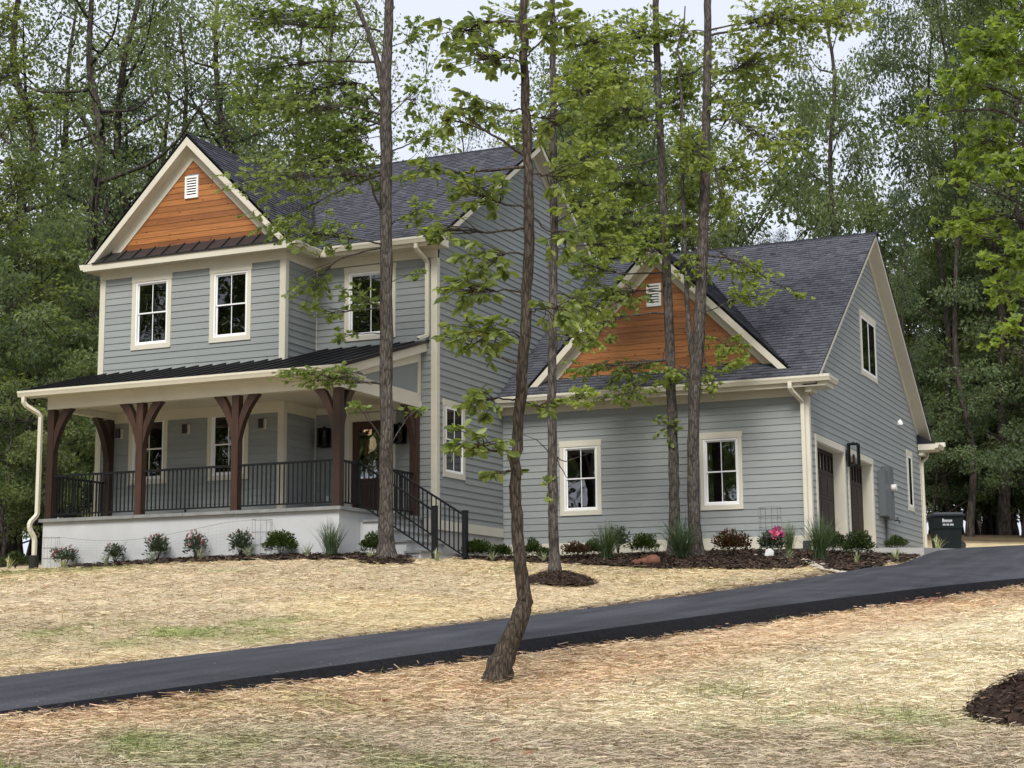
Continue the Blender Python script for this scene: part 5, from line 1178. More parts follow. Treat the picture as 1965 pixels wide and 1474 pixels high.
# trunks one can follow in the photograph: (pixel column, distance Y, kind, scale)
for px, Y, k, s in [(168, 43, 's0', 0.98), (95, 47, 's1', 1.0), (300, 55, 's1', 1.05), (408, 52, 's2', 1.0), (250, 48, 's2', 1.0), (470, 56, 's1', 1.0), (350, 50, 's0', 0.9), (560, 60, 'd3', 1.0), (650, 57, 's0', 1.0), (1600, 53, 'd2', 1.0), (1843, 54, 'd4', 0.95), (1812, 57, 'd4', 1.0), (1908, 56, 'd1', 0.9), (1955, 54, 'd4', 0.85), (1500, 64, 'd3', 0.62), (1420, 66, 'd3', 0.60), (960, 62, 'd3', 0.80), (900, 66, 'd3', 0.82), (1080, 60, 'd1', 0.95), (1180, 60, 'd3', 0.85), (1280, 66, 'd0', 0.9), (30, 44, 's2', 1.0), (230, 50, 'p1', 1.0), (1740, 51.5, 'p1', 0.62), (1880, 60, 'd1', 1.05)]:
    spots.append((k, px_x(px, Y), Y, s))
for Y, step in ((64, 260), (76, 190), (92, 170)):
    px = -260+random.uniform(0, 60)
    while px < 2250:
        hole = 740 < px < 900 or 1660 < px < 1800 or 1370 < px < 1560
        sc_ = 0.5 if hole else random.uniform(0.85, 1.08)
        spots.append((random.choice(['d0', 'd1', 'd2', 'd3', 'd4', 'p0', 's0', 's1', 's2']), px_x(px, Y), Y+random.uniform(-3.5, 3.5), sc_))
        px += step*random.uniform(0.7, 1.3)
SPECIAL = {0: 'big open-crowned tree with a thick dark trunk at the left rear corner of the house', 3: 'grey-trunked tree rising right behind the peak of the bay gable', 9: 'tall tree whose trunk rises behind the garage ridge', 10: 'straight dark-trunked tree behind the wheelie bin'}
for i, (k, x, y, s) in enumerate(spots):
    pc = CPX+FPX*np.dot((x, y, 8), RIGHT)/np.dot((x, y, 8), FWD); slim = 1310 < pc < 1900 or 700 < pc < 930
    o = plant_tree(k, x, y, s, 'left of the house' if x < -33 and y < 52 else 'behind the house', wx=0.52 if slim else 0.95)
    if i in SPECIAL: o['label'] = SPECIAL[i]
for px, Y, k, s in [(10, 36, 'u0', 1.0), (70, 38, 'u2', 0.95), (130, 41, 'u0', 1.0), (-40, 33, 'u1', 1.1), (40, 46, 'u2', 1.1), (160, 48, 'u2', 1.0), (100, 52, 'u0', 1.1), (-80, 40, 'u2', 1.1), (20, 31.5, 'u1', 0.75), (55, 41.5, 'u1', 1.0), (150, 44, 'u1', 1.0), (-10, 50, 'u2', 1.2)]:
    plant_tree(k, px_x(px, Y), Y, s, 'left of the porch')
for px, Y, k, s in [(1800, 60, 'u2', 1.0), (1860, 62, 'u0', 1.1), (1930, 58, 'u2', 0.9), (1985, 55, 'u0', 1.0), (1830, 68, 'u1', 1.3), (1900, 70, 'u2', 1.2), (1950, 66, 'u1', 1.4), (1770, 66, 'u0', 1.2), (1780, 55, 'u1', 0.8), (1960, 61, 'u0', 1.0), (1815, 59, 'u1', 0.7), (1870, 59, 'u1', 0.75), (1935, 58, 'u1', 0.7), (1980, 59, 'u1', 0.8), (1800, 76, 'u1', 1.5), (1850, 78, 'u1', 1.6), (1900, 77, 'u1', 1.6), (1955, 78, 'u1', 1.6)]:
    plant_tree(k, px_x(px, Y), Y, s, 'behind the garage and drive')
for px, Y in [(250, 62), (380, 64), (520, 66), (640, 66), (780, 68), (900, 60), (1010, 70), (1150, 66), (1240, 70), (1350, 64), (1450, 70), (1540, 66), (1650, 70), (1720, 66)]:
    plant_tree(random.choice(['u0', 'u2']), px_x(px, Y), Y, random.uniform(1.3, 1.7), 'among the far trunks')
# more wood outside the view, trees added to darken what the panes mirror
for x, y, k, s in [(-34, 6, 'd0', 1), (-40, 14, 'd2', 1), (-44, 2, 'd1', 1), (-52, 8, 'd3', 1), (-30, -8, 'd2', 1), (-22, -16, 'd0', 1), (-38, -12, 'd4', 1), (-12, -20, 'd1', 1), (2, -22, 'd3', 1), (16, -18, 'd2', 1), (-48, 22, 'd0', 1), (-56, -6, 'd1', 1), (-30, -26, 'd3', 1), (18, 6, 'd1', 1), (24, 20, 'd0', 1), (26, 36, 'd4', 1), (20, 48, 'd2', 1), (4, 62, 'd0', 1), (9, 74, 'd1', 1), (0, 84, 'd3', 1.1), (6, 92, 'd2', 1.1), (13, 66, 'd4', 1), (16, 86, 'd0', 1.1), (-2, 100, 'd1', 1.1), (12, 100, 'd3', 1.1), (5, 70, 'u2', 1.6), (-5, 66, 'u2', 1.5), (-3.5, 72, 'u0', 1.7), (-2.5, 80, 'u2', 1.7), (-1, 90, 'u2', 1.8), (-4.6, 59, 'u0', 1.3), (1, 78, 'u0', 1.8), (9, 84, 'u2', 1.8), (-60, 20, 'd3', 1), (-18, -30, 'd4', 1), (-6, -34, 'd2', 1), (-46, -22, 'd2', 1.1), (-36, 10, 'u2', 1.5), (-40, 4, 'u2', 1.6), (-45, -2, 'u0', 1.8), (-33, 1, 'u2', 1.5), (-50, 13, 'u2', 1.7), (-28, -5, 'u0', 1.6), (-40, 18, 'u2', 1.5), (-56, 2, 'u2', 1.8), (-24, -12, 'u2', 1.6)]:
    plant_tree(k, x, y, s, 'added outside the view for the window reflections')
# ------------------------------------------------------------------ planting beds
def gp(px, py, ymax=None):
    p = ground_px(px, py)
    if ymax and p[1] > ymax:
        x = px_x(px, ymax); p = np.array((x, ymax, hz(x, ymax)))
    return p
def col_at(px, Y, py=1060): d = ray(px, py); x = d[0]/d[1]*Y; return np.array((x, Y, hz(x, Y)))
BED_A = [(-22.6, 27.94), (-22.3, 27.2), (-21, 26.85), (-19, 26.72), (-17, 26.7), (-15.6, 27.0), (-14.9, 28.0), (-14.95, 28.77), (-16.27, 28.77), (-16.27, 27.94)]
BED_B = [(-14.55, 28.9), tuple(gp(905, 1075, 30.5)[:2]), tuple(gp(980, 1079, 30.5)[:2]), tuple(gp(1080, 1083, 31)[:2]), tuple(gp(1180, 1087, 31.5)[:2]), tuple(gp(1240, 1092, 31.5)[:2]), tuple(gp(1340, 1093, 32)[:2]), tuple(gp(1430, 1094, 32)[:2]), tuple(gp(1525, 1092, 32.3)[:2]), tuple(gp(1560, 1086, 32.6)[:2]), tuple(gp(1600, 1099, 31.6)[:2]), tuple(gp(1651, 1097)[:2]), tuple(gp(1700, 1085)[:2]), (-6.42, 33.6), (-6.36, 35.18), (-8.50, 35.18), (-8.50, 34.84), (-15.87, 34.84), (-15.87, 31.5), (-14.6, 30.6)]
def bed_mesh(name, poly, label, step=0.09, chip=1.0, lift=0.035, mound=None, parent=None):
    poly = np.array(poly); lo, hi = poly.min(0)-0.1, poly.max(0)+0.1
    xs, ys = np.arange(lo[0], hi[0], step), np.arange(lo[1], hi[1], step); X, Y = np.meshgrid(xs, ys); P = np.stack([X.ravel(), Y.ravel()], 1)
    z = terrain(P)+lift+0.02*vnoise(P, 3.1, 2)+0.012*vnoise(P, 9.0, 4)+RNG.normal(0, 0.007, len(P))
    if mound: c, r, h = mound; d = np.hypot(P[:, 0]-c[0], P[:, 1]-c[1])/r; z += h*np.clip(1-d*d, 0, None)-0.03*np.clip(d-0.85, 0, 1)
    jit = P+np.stack([0.05*vnoise(P, 5, 1), 0.05*vnoise(P, 5, 6)], 1)
    n, m2 = len(xs), len(ys); idx = np.arange(n*m2).reshape(m2, n); F = np.stack([idx[:-1, :-1], idx[:-1, 1:], idx[1:, 1:], idx[1:, :-1]], -1).reshape(-1, 4)
    cen = jit[F].mean(1); keep = inpoly(cen, poly); F = F[keep]; k = len(F)
    col = np.array((0.028, 0.017, 0.012))*RNG.uniform(0.6, 1.7, (k, 1))
    used = np.unique(F); mp = np.zeros(len(P), int); mp[used] = np.arange(len(used))
    V = np.c_[jit, z][used]; 
    # bark chips lying on it
    nch = int(k*2.2); fi = RNG.integers(0, k, nch); c = np.c_[jit, z][F[fi]].mean(1)+np.c_[RNG.normal(0, step*0.5, (nch, 2)), RNG.uniform(0.004, 0.03, nch)]
    a = RNG.uniform(0, 6.28, nch); D = np.stack([np.cos(a), np.sin(a), RNG.normal(0, 0.25, nch)], 1); Sd = np.stack([-np.sin(a), np.cos(a), RNG.normal(0, 0.4, nch)], 1)
    L, Wd = RNG.uniform(0.015, 0.055, nch)[:, None]*chip, RNG.uniform(0.004, 0.012, nch)[:, None]*chip
    CV = np.stack([c-D*L-Sd*Wd, c+D*L-Sd*Wd, c+D*L+Sd*Wd, c-D*L+Sd*Wd], 1).reshape(-1, 3); CF = np.arange(4*nch).reshape(-1, 4)+len(V)
    ccol = np.array((0.060, 0.040, 0.029))*RNG.uniform(0.5, 2.2, (nch, 1))
    me = np_mesh(name, np.concatenate([V, CV]), [np.concatenate([mp[F], CF])], col=np.concatenate([col, ccol]))
    return tag(link(name, me, 'chips'), label, 'mulch', kind='stuff')
bed_mesh('mulch_bed', BED_A, 'dark bark mulch bed along the white porch wall')
bed_mesh('mulch_bed', BED_B, 'dark bark mulch bed in front of the garage windows')
def ring(c, r, n=26, j=0.12): return [(c[0]+r*(1+RNG.normal(0, j))*math.cos(a), c[1]+r*(1+RNG.normal(0, j))*math.sin(a)) for a in np.linspace(0, 6.28, n, endpoint=False)]
c3_, c2_, cr_ = gp(1074, 1119), gp(741, 1079), gp(2020, 1372)
RINGS = [(c3_, 0.62, 0.16), (c2_, 0.55, 0.08), (cr_, 0.62, 0.28)]
for (c, r, h), lb in zip(RINGS, ('round mound of dark bark mulch around the slender oak on the lawn', 'small ring of dark mulch at the foot of the oak by the stairs', 'dark mulch mound on the straw in the near foreground')):
    bed_mesh('mulch_mound', ring(c, r, j=0.05), lb, 0.045, 0.7, 0.02, (c, r, h))
# ------------------------------------------------------------------ straw, grass
BEDS = [np.array(BED_A), np.array(BED_B)]
def free(P, pad=True):
    ok = ~inpoly(P, DRIVE_POLY)
    for b in BEDS: ok &= ~inpoly(P, b)
    for c, r, h in RINGS: ok &= np.hypot(P[:, 0]-c[0], P[:, 1]-c[1]) > r*0.93
    ok &= ~((P[:, 0] > -24.3) & (P[:, 0] < -16.2) & (P[:, 1] > 27.9)); ok &= ~((P[:, 0] > -16.3) & (P[:, 0] < -14.8) & (P[:, 1] > 28.7))
    ok &= ~((P[:, 0] > -16) & (P[:, 0] < -6.2) & (P[:, 1] > 34.8))
    se = (P-E0)@DN; ok &= ~((se > -0.36-0.14*RNG.random(len(P))) & (se <= 0.05))
    return ok
def strands(n, dmin, dmax, power=0.0):
    az = RNG.uniform(math.radians(-8), math.radians(48), n); d = dmin+(dmax-dmin)*RNG.random(n)
    P = np.stack([-np.sin(az)*d, np.cos(az)*d], 1); return P[free(P)]
P = np.concatenate([strands(370000, 8.5, 36, 0), strands(290000, 8.5, 17)])
n = len(P); gc, forest = ground_color(P); keep = (forest < 0.4) & (RNG.random(n) < 0.70+0.5*vnoise(P, 1.9, 15)) & (RNG.random(n) > np.clip((gc[:, 1]-gc[:, 0]*0.9)*6, 0, 0.5)); P, gc = P[keep], gc[keep]; n = len(P)
d = np.hypot(P[:, 0], P[:, 1]); z = terrain(P)+0.018*vnoise(P, 2.3, 5)+0.012*vnoise(P, 5.1, 9)
bias = vnoise(P, 0.6, 11)*2.0
a = RNG.normal(0, 1.0, n)+bias; D = np.stack([np.cos(a), np.sin(a), RNG.normal(0.02, 0.14, n)], 1); Sd = np.stack([-np.sin(a), np.cos(a), RNG.normal(0, 0.6, n)], 1)
L = (RNG.gamma(2.6, 0.016, n)+0.010)[:, None]; Wd = (0.0007+0.00011*d)[:, None]*RNG.uniform(0.6, 1.4, n)[:, None]
c = np.c_[P, z+RNG.gamma(1.4, 0.010, n)+0.003]
V = np.stack([c-D*L-Sd*Wd, c-D*L+Sd*Wd, c+D*L+Sd*Wd*0.7, c+D*L-Sd*Wd*0.7], 1).reshape(-1, 3); F = np.arange(4*n).reshape(-1, 4)
col = np.clip(gc*RNG.uniform(0.62, 1.36, (n, 1))*RNG.normal(1, 0.05, (n, 3))+0.012, 0.02, 0.85)
# a few stalks blown over the edges of the asphalt
ns_ = 700; k_ = RNG.integers(4, len(stE)-8, ns_); w_ = np.where(RNG.random(ns_) < 0.6, RNG.beta(0.5, 6, ns_), 1-RNG.beta(0.5, 6, ns_)); pa = stW[k_]*(1-w_[:, None])+stE[k_]*w_[:, None]+(stE[k_+1]-stE[k_])*RNG.random((ns_, 1)); pa[:, 2] += 0.012+0.03*np.sin(math.pi*w_)
a = RNG.uniform(0, 6.28, ns_); D = np.stack([np.cos(a), np.sin(a), 0.03*np.ones(ns_)], 1); Sd = np.stack([-np.sin(a), np.cos(a), np.zeros(ns_)], 1); L = RNG.uniform(0.015, 0.06, ns_)[:, None]; dd = np.hypot(pa[:, 0], pa[:, 1])[:, None]; Wd = 0.0009+0.00012*dd
V2 = np.stack([pa-D*L-Sd*Wd, pa-D*L+Sd*Wd, pa+D*L+Sd*Wd, pa+D*L-Sd*Wd], 1).reshape(-1, 3); F = np.concatenate([F, np.arange(4*ns_).reshape(-1, 4)+len(V)]); V = np.concatenate([V, V2]); col = np.concatenate([col, np.array((0.50, 0.38, 0.23))*RNG.uniform(0.5, 1.2, (ns_, 1))])
tag(link('straw', np_mesh('straw', V, [F], col=col), 'strand'), 'loose golden straw scattered over the bare lawn and slope', 'straw', kind='stuff')
# sparse new grass in patches
P = np.concatenate([strands(120000, 9.0, 34), strands(80000, 9.0, 16)]); gc, forest = ground_color(P); keep = (RNG.random(len(P)) < np.clip((gc[:, 1]-gc[:, 0]*0.86)*9, 0.012, 1)) & (forest < 0.3)
P = P[keep]; n = len(P); d = np.hypot(P[:, 0], P[:, 1]); z = terrain(P)
a = RNG.uniform(0, 6.28, n); D = np.stack([np.cos(a)*0.45, np.sin(a)*0.45, np.ones(n)], 1)+RNG.normal(0, 0.2, (n, 3)); Sd = np.stack([-np.sin(a), np.cos(a), np.zeros(n)], 1)
L = RNG.uniform(0.03, 0.10, n)[:, None]; Wd = (0.0016+0.00012*d)[:, None]; c = np.c_[P, z]
V = np.stack([c-Sd*Wd, c+Sd*Wd, c+D*L], 1).reshape(-1, 3); F = np.arange(3*n).reshape(-1, 3)
tag(link('grass', np_mesh('grass', V, [F], col=np.array((0.14, 0.19, 0.05))*RNG.uniform(0.5, 1.5, (n, 1))*RNG.normal(1, 0.1, (n, 3))), 'strand'), 'thin new green grass coming up through the straw in patches', 'grass', kind='stuff')
# ------------------------------------------------------------------ plants (built once each kind, then copied)
def blob_leaves(n, r, h, ls, seed, tmpl=OVAL, shell=0.35, spiky=0.0):
    rng = np.random.default_rng(seed); o = unit(rng.normal(0, 1, (n, 3))); o[:, 2] = np.abs(o[:, 2])*1.0-0.35*(rng.random(n) < 0.3)
    rr = rng.random((n, 1))**shell; lump = 1+0.16*np.sin(o[:, :1]*5+1)*np.cos(o[:, 1:2]*4+seed)+0.10*np.sin(o[:, 2:]*9+seed)
    P = o*rr*lump*np.array((r, r, h*0.62))+np.array((0, 0, h*0.36)); D = o+rng.normal(0, 0.35, (n, 3))+np.array((0, 0, 0.55+spiky)); Nn = np.array((0, 0, 1.0))+o*0.6+rng.normal(0, 0.5, (n, 3))
    return leaves(P, D, Nn, ls*rng.uniform(0.6, 1.25, n), tmpl, np.clip(rng.normal(0.5, 0.24, n), 0, 1))
def blades(n, h, spread, wid, seed, seg=5, droop=0.9):
    rng = np.random.default_rng(seed); V = []; F = []; T = []
    for k in range(n):
        a = rng.uniform(0, 6.28); L = h*rng.uniform(0.6, 1.15); out = spread*rng.random()**0.7; bx, by = rng.normal(0, h*0.06, 2); w_ = wid*rng.uniform(0.6, 1.2); s = np.array((-math.sin(a), math.cos(a), 0)); b = len(V)
        for i in range(seg+1):
            t = i/seg; r = out*(t**1.15); z = L*(t-droop*0.42*(out/(spread+1e-6))*t**2.6)
            p = np.array((bx+math.cos(a)*r, by+math.sin(a)*r, z)); ww = w_*(1-t)**0.6+0.0006
            V += [p-s*ww, p+s*ww]
        for i in range(seg): F.append((b+2*i, b+2*i+1, b+2*i+3, b+2*i+2)); T.append(np.clip(rng.normal(0.5, 0.25), 0, 1))
    return np.array(V), np.array(F), np.array(T)
def stems_mesh(n, h, r, seed, rad=0.006):
    rng = np.random.default_rng(seed); mb = MB()
    for k in range(n):
        a = rng.uniform(0, 6.28); q = wob([(0, 0, -0.03), (math.cos(a)*r*0.35, math.sin(a)*r*0.35, h*0.5), (math.cos(a)*r*rng.uniform(0.4, 1), math.sin(a)*r*rng.uniform(0.4, 1), h*rng.uniform(0.75, 1))], 0.01, rng, 2); mb.tube(q, list(np.linspace(rad, 0.002, len(q))), 4)
    return mb.mesh('stems', True)
def petals(nf, h, r, fs, seed, zlo=0.45, np_=16):
    rng = np.random.default_rng(seed); Ps, Ds, Ns, Ss = [], [], [], []
    for k in range(nf):
        o = unit(rng.normal(0, 1, 3)); o[2] = abs(o[2]); c = o*np.array((r, r, h*(1-zlo)))*rng.uniform(0.75, 1.05)+np.array((0, 0, h*zlo))
        d = unit(rng.normal(0, 1, (np_, 3))+o*0.5); Ps += list(c+d*fs*0.15); Ds += list(d); Ns += list(rng.normal(0, 1, (np_, 3))); Ss += list(fs*rng.uniform(0.5, 1, np_))
    return leaves(np.array(Ps), np.array(Ds), np.array(Ns), np.array(Ss), OVAL, np.clip(rng.normal(0.5, 0.25, len(Ps)), 0, 1))
def me_of(part, name='foliage'): return leaf_mesh(name, [part])
KIND = {
 'boxwood': [('foliage', me_of(blob_leaves(1900, 0.33, 0.56, 0.055, 1)), 'box_leaf'), ('stems', stems_mesh(9, 0.4, 0.2, 1), 'stem')],
 'boxwood_b': [('foliage', me_of(blob_leaves(1500, 0.30, 0.50, 0.058, 5, spiky=0.5)), 'box_leaf'), ('stems', stems_mesh(9, 0.4, 0.2, 5), 'stem')],
 'laurel': [('foliage', me_of(blob_leaves(800, 0.36, 0.42, 0.095, 2)), 'box_leaf'), ('stems', stems_mesh(9, 0.34, 0.25, 2), 'stem')],
 'holly': [('foliage', me_of(blob_leaves(700, 0.26, 0.74, 0.07, 3, shell=0.7)), 'rose_leaf'), ('stems', stems_mesh(14, 0.80, 0.30, 3), 'stem')],
 'barberry': [('foliage', me_of(blob_leaves(1500, 0.40, 0.52, 0.060, 4, shell=0.5)), 'red_leaf'), ('stems', stems_mesh(16, 0.55, 0.40, 4), 'stem')],
 'grass_clump': [('blades', leaf_mesh('blades', [blades(330, 0.72, 0.62, 0.0062, 6)]), 'grass_leaf')],
 'grass_upright': [('blades', leaf_mesh('blades', [blades(230, 0.70, 0.40, 0.0058, 7, droop=0.5)]), 'grass_leaf')],
 'pale_tuft': [('blades', leaf_mesh('blades', [blades(26, 0.26, 0.24, 0.008, 8)]), 'pale_leaf')],
 'rose': [('foliage', me_of(blob_leaves(520, 0.25, 0.50, 0.062, 9, shell=0.6)), 'rose_leaf'), ('stems', stems_mesh(13, 0.56, 0.28, 9), 'stem'), ('flower', me_of(petals(20, 0.56, 0.24, 0.038, 9), 'flowers'), 'pink')],
 'rose_b': [('foliage', me_of(blob_leaves(620, 0.23, 0.56, 0.062, 10, shell=0.6)), 'rose_leaf'), ('stems', stems_mesh(13, 0.62, 0.28, 10), 'stem'), ('flower', me_of(petals(6, 0.62, 0.20, 0.042, 10, 0.6), 'flowers'), 'pink')],
 'peony': [('foliage', me_of(blob_leaves(520, 0.25, 0.50, 0.10, 11, shell=0.5)), 'rose_leaf'), ('stems', stems_mesh(10, 0.5, 0.2, 11), 'stem')],
}
NAMES = {'boxwood': 'boxwood_shrub', 'boxwood_b': 'boxwood_shrub', 'laurel': 'evergreen_shrub', 'holly': 'holly_shrub', 'barberry': 'barberry_shrub', 'grass_clump': 'ornamental_grass', 'grass_upright': 'ornamental_grass', 'pale_tuft': 'lily_turf', 'rose': 'rose_bush', 'rose_b': 'rose_bush', 'peony': 'peony_plant'}
def put(kind, p, label, cat, sc_=(1, 1, 1), grp=None, dz=0.03):
    o = bpy.data.objects.new(NAMES[kind], None); COL.objects.link(o); o.location = (float(p[0]), float(p[1]), float(p[2])+dz); o.rotation_euler = (0, 0, random.uniform(0, 6.28)); o.scale = sc_
    tag(o, label, cat, grp)
    for nm, me_, mt in KIND[kind]:
        c = link(nm, me_, mt); c.parent = o
        if nm == 'flower': c['kind'] = 'stuff'
    return o
RW = 'roses along the porch wall'
for px, k, s, lb in [(125, 'rose', (1.15, 1.15, 0.82), 'low wide rose bush covered in deep pink blooms, next to the porch downspout'), (221, 'rose_b', (0.95, 0.95, 0.76), 'small rose bush with one cluster of pink blooms, second from the porch downspout'), (303, 'rose_b', (1.1, 1.1, 0.98), 'leafy rose bush with a single pink cluster at its top, third from the porch downspout'), (375, 'rose', (0.95, 0.95, 1.05), 'tall rose bush with many red-pink blooms, fourth from the porch downspout'), (461, 'rose_b', (1.1, 1.1, 0.95), 'purplish rose bush beside the wire cage on the porch wall')]:
    put(k, col_at(px, 27.62), lb, 'rose bush', s, RW)
SH = 'shrubs in the mulch beds'
put('boxwood', col_at(538, 27.55), 'round dark boxwood on the porch bed beside the wire cage', 'shrub', (1.0, 1.0, 0.85), SH)
put('grass_upright', col_at(634, 27.5), 'upright blue-green ornamental grass at the corner of the porch wall', 'grass', (1.05, 1.05, 1.0), SH)
put('boxwood_b', col_at(714, 28.1), 'small boxwood half hidden behind the oak trunk at the stair wall', 'shrub', (0.75, 0.75, 0.85), SH)
for px, py, hpx, wpx, Y, k, lb in [
 (915, 1066, 34, 62, 30.6, 'laurel', 'broad green evergreen shrub beside the foot of the stair rail'), (962, 1067, 26, 44, 31.0, 'laurel', 'small green evergreen shrub in the inner corner by the skirt board'),
 (1022, 1068, 38, 36, 31.8, 'boxwood_b', 'narrow green shrub behind the crooked trunk'), (1046, 1072, 22, 34, 31.6, 'laurel', 'little green shrub behind the slender oak'),
 (1104, 1070, 34, 58, 32.0, 'barberry', 'reddish-brown barberry between the slender oak and the ornamental grass'), (1138, 1070, 34, 42, 32.6, 'boxwood_b', 'loose light green shrub between barberry and ornamental grass'),
 (1187, 1062, 66, 52, 34.1, 'holly', 'tall dark open shrub against the garage wall under the window'), (1236, 1068, 40, 58, 33.2, 'boxwood', 'compact green boxwood left of the oak trunk by the garage'),
 (1405, 1083, 54, 84, 32.6, 'barberry', 'large brown-red barberry under the right garage window'), (1600, 1052, 38, 58, 34.55, 'boxwood', 'dark boxwood at the edge of the first garage door'),
 (1648, 1072, 50, 62, 33.6, 'boxwood', 'large round boxwood at the bed corner nearest the drive'), (1720, 1056, 27, 46, 36.6, 'boxwood_b', 'low boxwood on the apron edge below the electric meter'), (30, 1086, 30, 60, 28.6, 'boxwood_b', 'low dark shrub left of the porch, at the edge of the wood')]:
    p = col_at(px, Y); ppm = FPX/np.dot(p, FWD); hm, wm = hpx/ppm, wpx/ppm
    bh, bw2 = {'boxwood': (0.56, 0.70), 'boxwood_b': (0.54, 0.66), 'laurel': (0.46, 0.80), 'holly': (0.85, 0.62), 'barberry': (0.56, 0.86)}[k]
    put(k, p, lb, 'shrub', (wm/bw2, wm/bw2, hm/bh*1.05), SH)
for px, Y, h_, w_, k, lb in [(1165, 31.9, 0.72, 1.0, 'grass_clump', 'arching green ornamental grass in front of the tall dark shrub'), (1306, 32.2, 0.78, 1.25, 'grass_clump', 'wide arching ornamental grass at the foot of the garage oak'), (1515, 34.2, 0.6, 0.7, 'grass_upright', 'wispy ornamental grass between peony and downspout'), (1574, 32.7, 0.86, 1.1, 'grass_clump', 'tall arching ornamental grass in front of the garage corner downspout')]:
    put(k, col_at(px, Y), lb, 'grass', (w_, w_, h_/0.62), SH)
pp = col_at(1480, 33.3); put('peony', pp, 'peony with large bright pink blooms inside a wire cage by the garage corner', 'peony', (0.95, 0.95, 1.0))
pe = [o for o in COL.objects if o.name.startswith('peony_plant')][0]
fl = [petals(1, 0.1, 0.01, 0.12, s, 0.5, 60) for s in (31, 32, 33)]
for (V, F, tn), off in zip(fl, ((0.13, -0.10, 0.47), (0.05, -0.16, 0.42), (0.19, -0.06, 0.40))):
    c = link('bloom', np_mesh('bloom', V+np.array(off)-np.array((0, 0, 0.06)), [F], tone=tn), 'peony'); c.parent = pe
pe.rotation_euler = (0, 0, 0.3)
for px, Y in [(122, 27.3), (205, 27.3), (292, 27.28), (386, 27.25), (478, 27.25), (590, 27.2), (711, 27.3), (838, 28.3), (945, 29.9), (1043, 30.6), (1513, 32.35), (1643, 32.3), (1720, 33.7), (18, 28.1)]:
    put('pale_tuft', col_at(px, Y), 'small pale-edged tuft of lily turf at the front of the mulch', 'lily turf', (1.1, 1.1, random.uniform(0.9, 1.25)), 'pale lily turf tufts')
put('pale_tuft', np.array((px_x(1783, 42.9), 42.9, 2.14)), 'pale tuft of lily turf by the wheelie bin', 'lily turf', (1.6, 1.6, 1.6), 'pale lily turf tufts', 0)
# ------------------------------------------------------------------ wire cages, netting
def cage(c, r, h, label, nv=9, nh=3, mat='wire', half=False):
    t = thing('wire_cage', label, 'wire cage', c); mb = MB(); A = np.linspace(0, math.pi if half else 2*math.pi, nv, endpoint=half)
    for k in range(nh):
        z = c[2]+h*(k+1)/nh-0.01; n = 18; pts = [(c[0]+r*math.cos(a), c[1]+r*math.sin(a), z) for a in np.linspace(0, math.pi if half else 2*math.pi, n)]; mb.tube(pts, 0.004, 4)
    for a in A: mb.tube([(c[0]+r*math.cos(a), c[1]+r*math.sin(a), c[2]-0.05), (c[0]+r*math.cos(a), c[1]+r*math.sin(a), c[2]+h)], 0.0032, 4)
    mb.build('wires', mat, t); return t
cg = col_at(502, 27.72); cage(cg, 0.20, 0.75, 'round wire plant cage leaning on the porch wall beside the boxwood', 11)
cl_ = col_at(98, 27.70); cage(cl_, 0.17, 0.66, 'round wire plant cage by the porch downspout', 7)
cage(pp, 0.23, 1.02, 'tall round wire cage around the peony', 11, 5)
t = thing('netting', 'fine sagging net strung between the two wire cages across the porch wall', 'netting', cl_); mb = MB()
pA, pB = np.array((cl_[0]+0.17, 27.74, cl_[2]+0.66)), np.array((cg[0]-0.2, 27.74, cg[2]+0.75))
for f in np.linspace(0, 1, 10):
    pts = []
    for s in np.linspace(0, 1, 25):
        p = pA*(1-s)+pB*s; zt = p[2]-0.24*math.sin(math.pi*min(1, s*1.15))*(1-0.55*s); g_ = hz(p[0], 27.6)+0.08
        pts.append((p[0], p[1], zt*(1-f)+g_*f))
    mb.tube(pts, 0.0042 if f == 0 else 0.0009, 3, cap=False)
for s in np.linspace(0, 1, 50):
    p = pA*(1-s)+pB*s; zt = p[2]-0.24*math.sin(math.pi*min(1, s*1.15))*(1-0.55*s); mb.tube([(p[0], p[1], zt), (p[0], p[1], hz(p[0], 27.6)+0.08)], 0.0006, 3, cap=False)
mb.build('mesh_net', 'netting', t)
# ------------------------------------------------------------------ things lying in the bed
c = gp(1250, 1086, 31.6); c = np.array((c[0], c[1], hz(c[0], c[1])+0.09))
t = thing('clay_jar', 'terracotta jar lying on its side at the front edge of the mulch bed', 'jar', c-np.array((0, 0, 0.1)))
mb = MB(); ax = unit(np.array((1.0, 0.25, 0.05))); prf = [(0.0, 0.075), (0.02, 0.085), (0.05, 0.07), (0.10, 0.11), (0.18, 0.13), (0.27, 0.12), (0.34, 0.07), (0.35, 0.02)]
mb.tube([c-ax*0.17+ax*a for a, r in prf], [r for a, r in prf], 16, cap=False); mb.build('body', 'clay_pot', t, smooth=True)
mb = MB(); mb.tube([c-ax*0.165, c-ax*0.10], [0.062, 0.062], 14); mb.build('mouth', 'black', t)
for k, (dx, dy, s) in enumerate([(-0.30, -0.03, 0.10), (-0.24, 0.10, 0.12)]):
    rng = np.random.default_rng(60+k); mb = MB(); q = c+np.array((dx, dy, -0.05)); mb.lathe(q, [(s*0.4, -0.02), (s, 0.02), (s*0.9, s*0.6), (s*0.3, s*0.85)], 9); mb.v = [tuple(np.array(v)+rng.normal(0, s*0.08, 3)) for v in mb.v]
    mb.build('field_stone', 'clay_pot', None, label=['flat reddish stone in front of the clay jar\'s mouth', 'rounded reddish-grey stone behind the clay jar\'s mouth'][k], cat='stone', group='reddish stones by the jar')
random.seed(9); rk = []
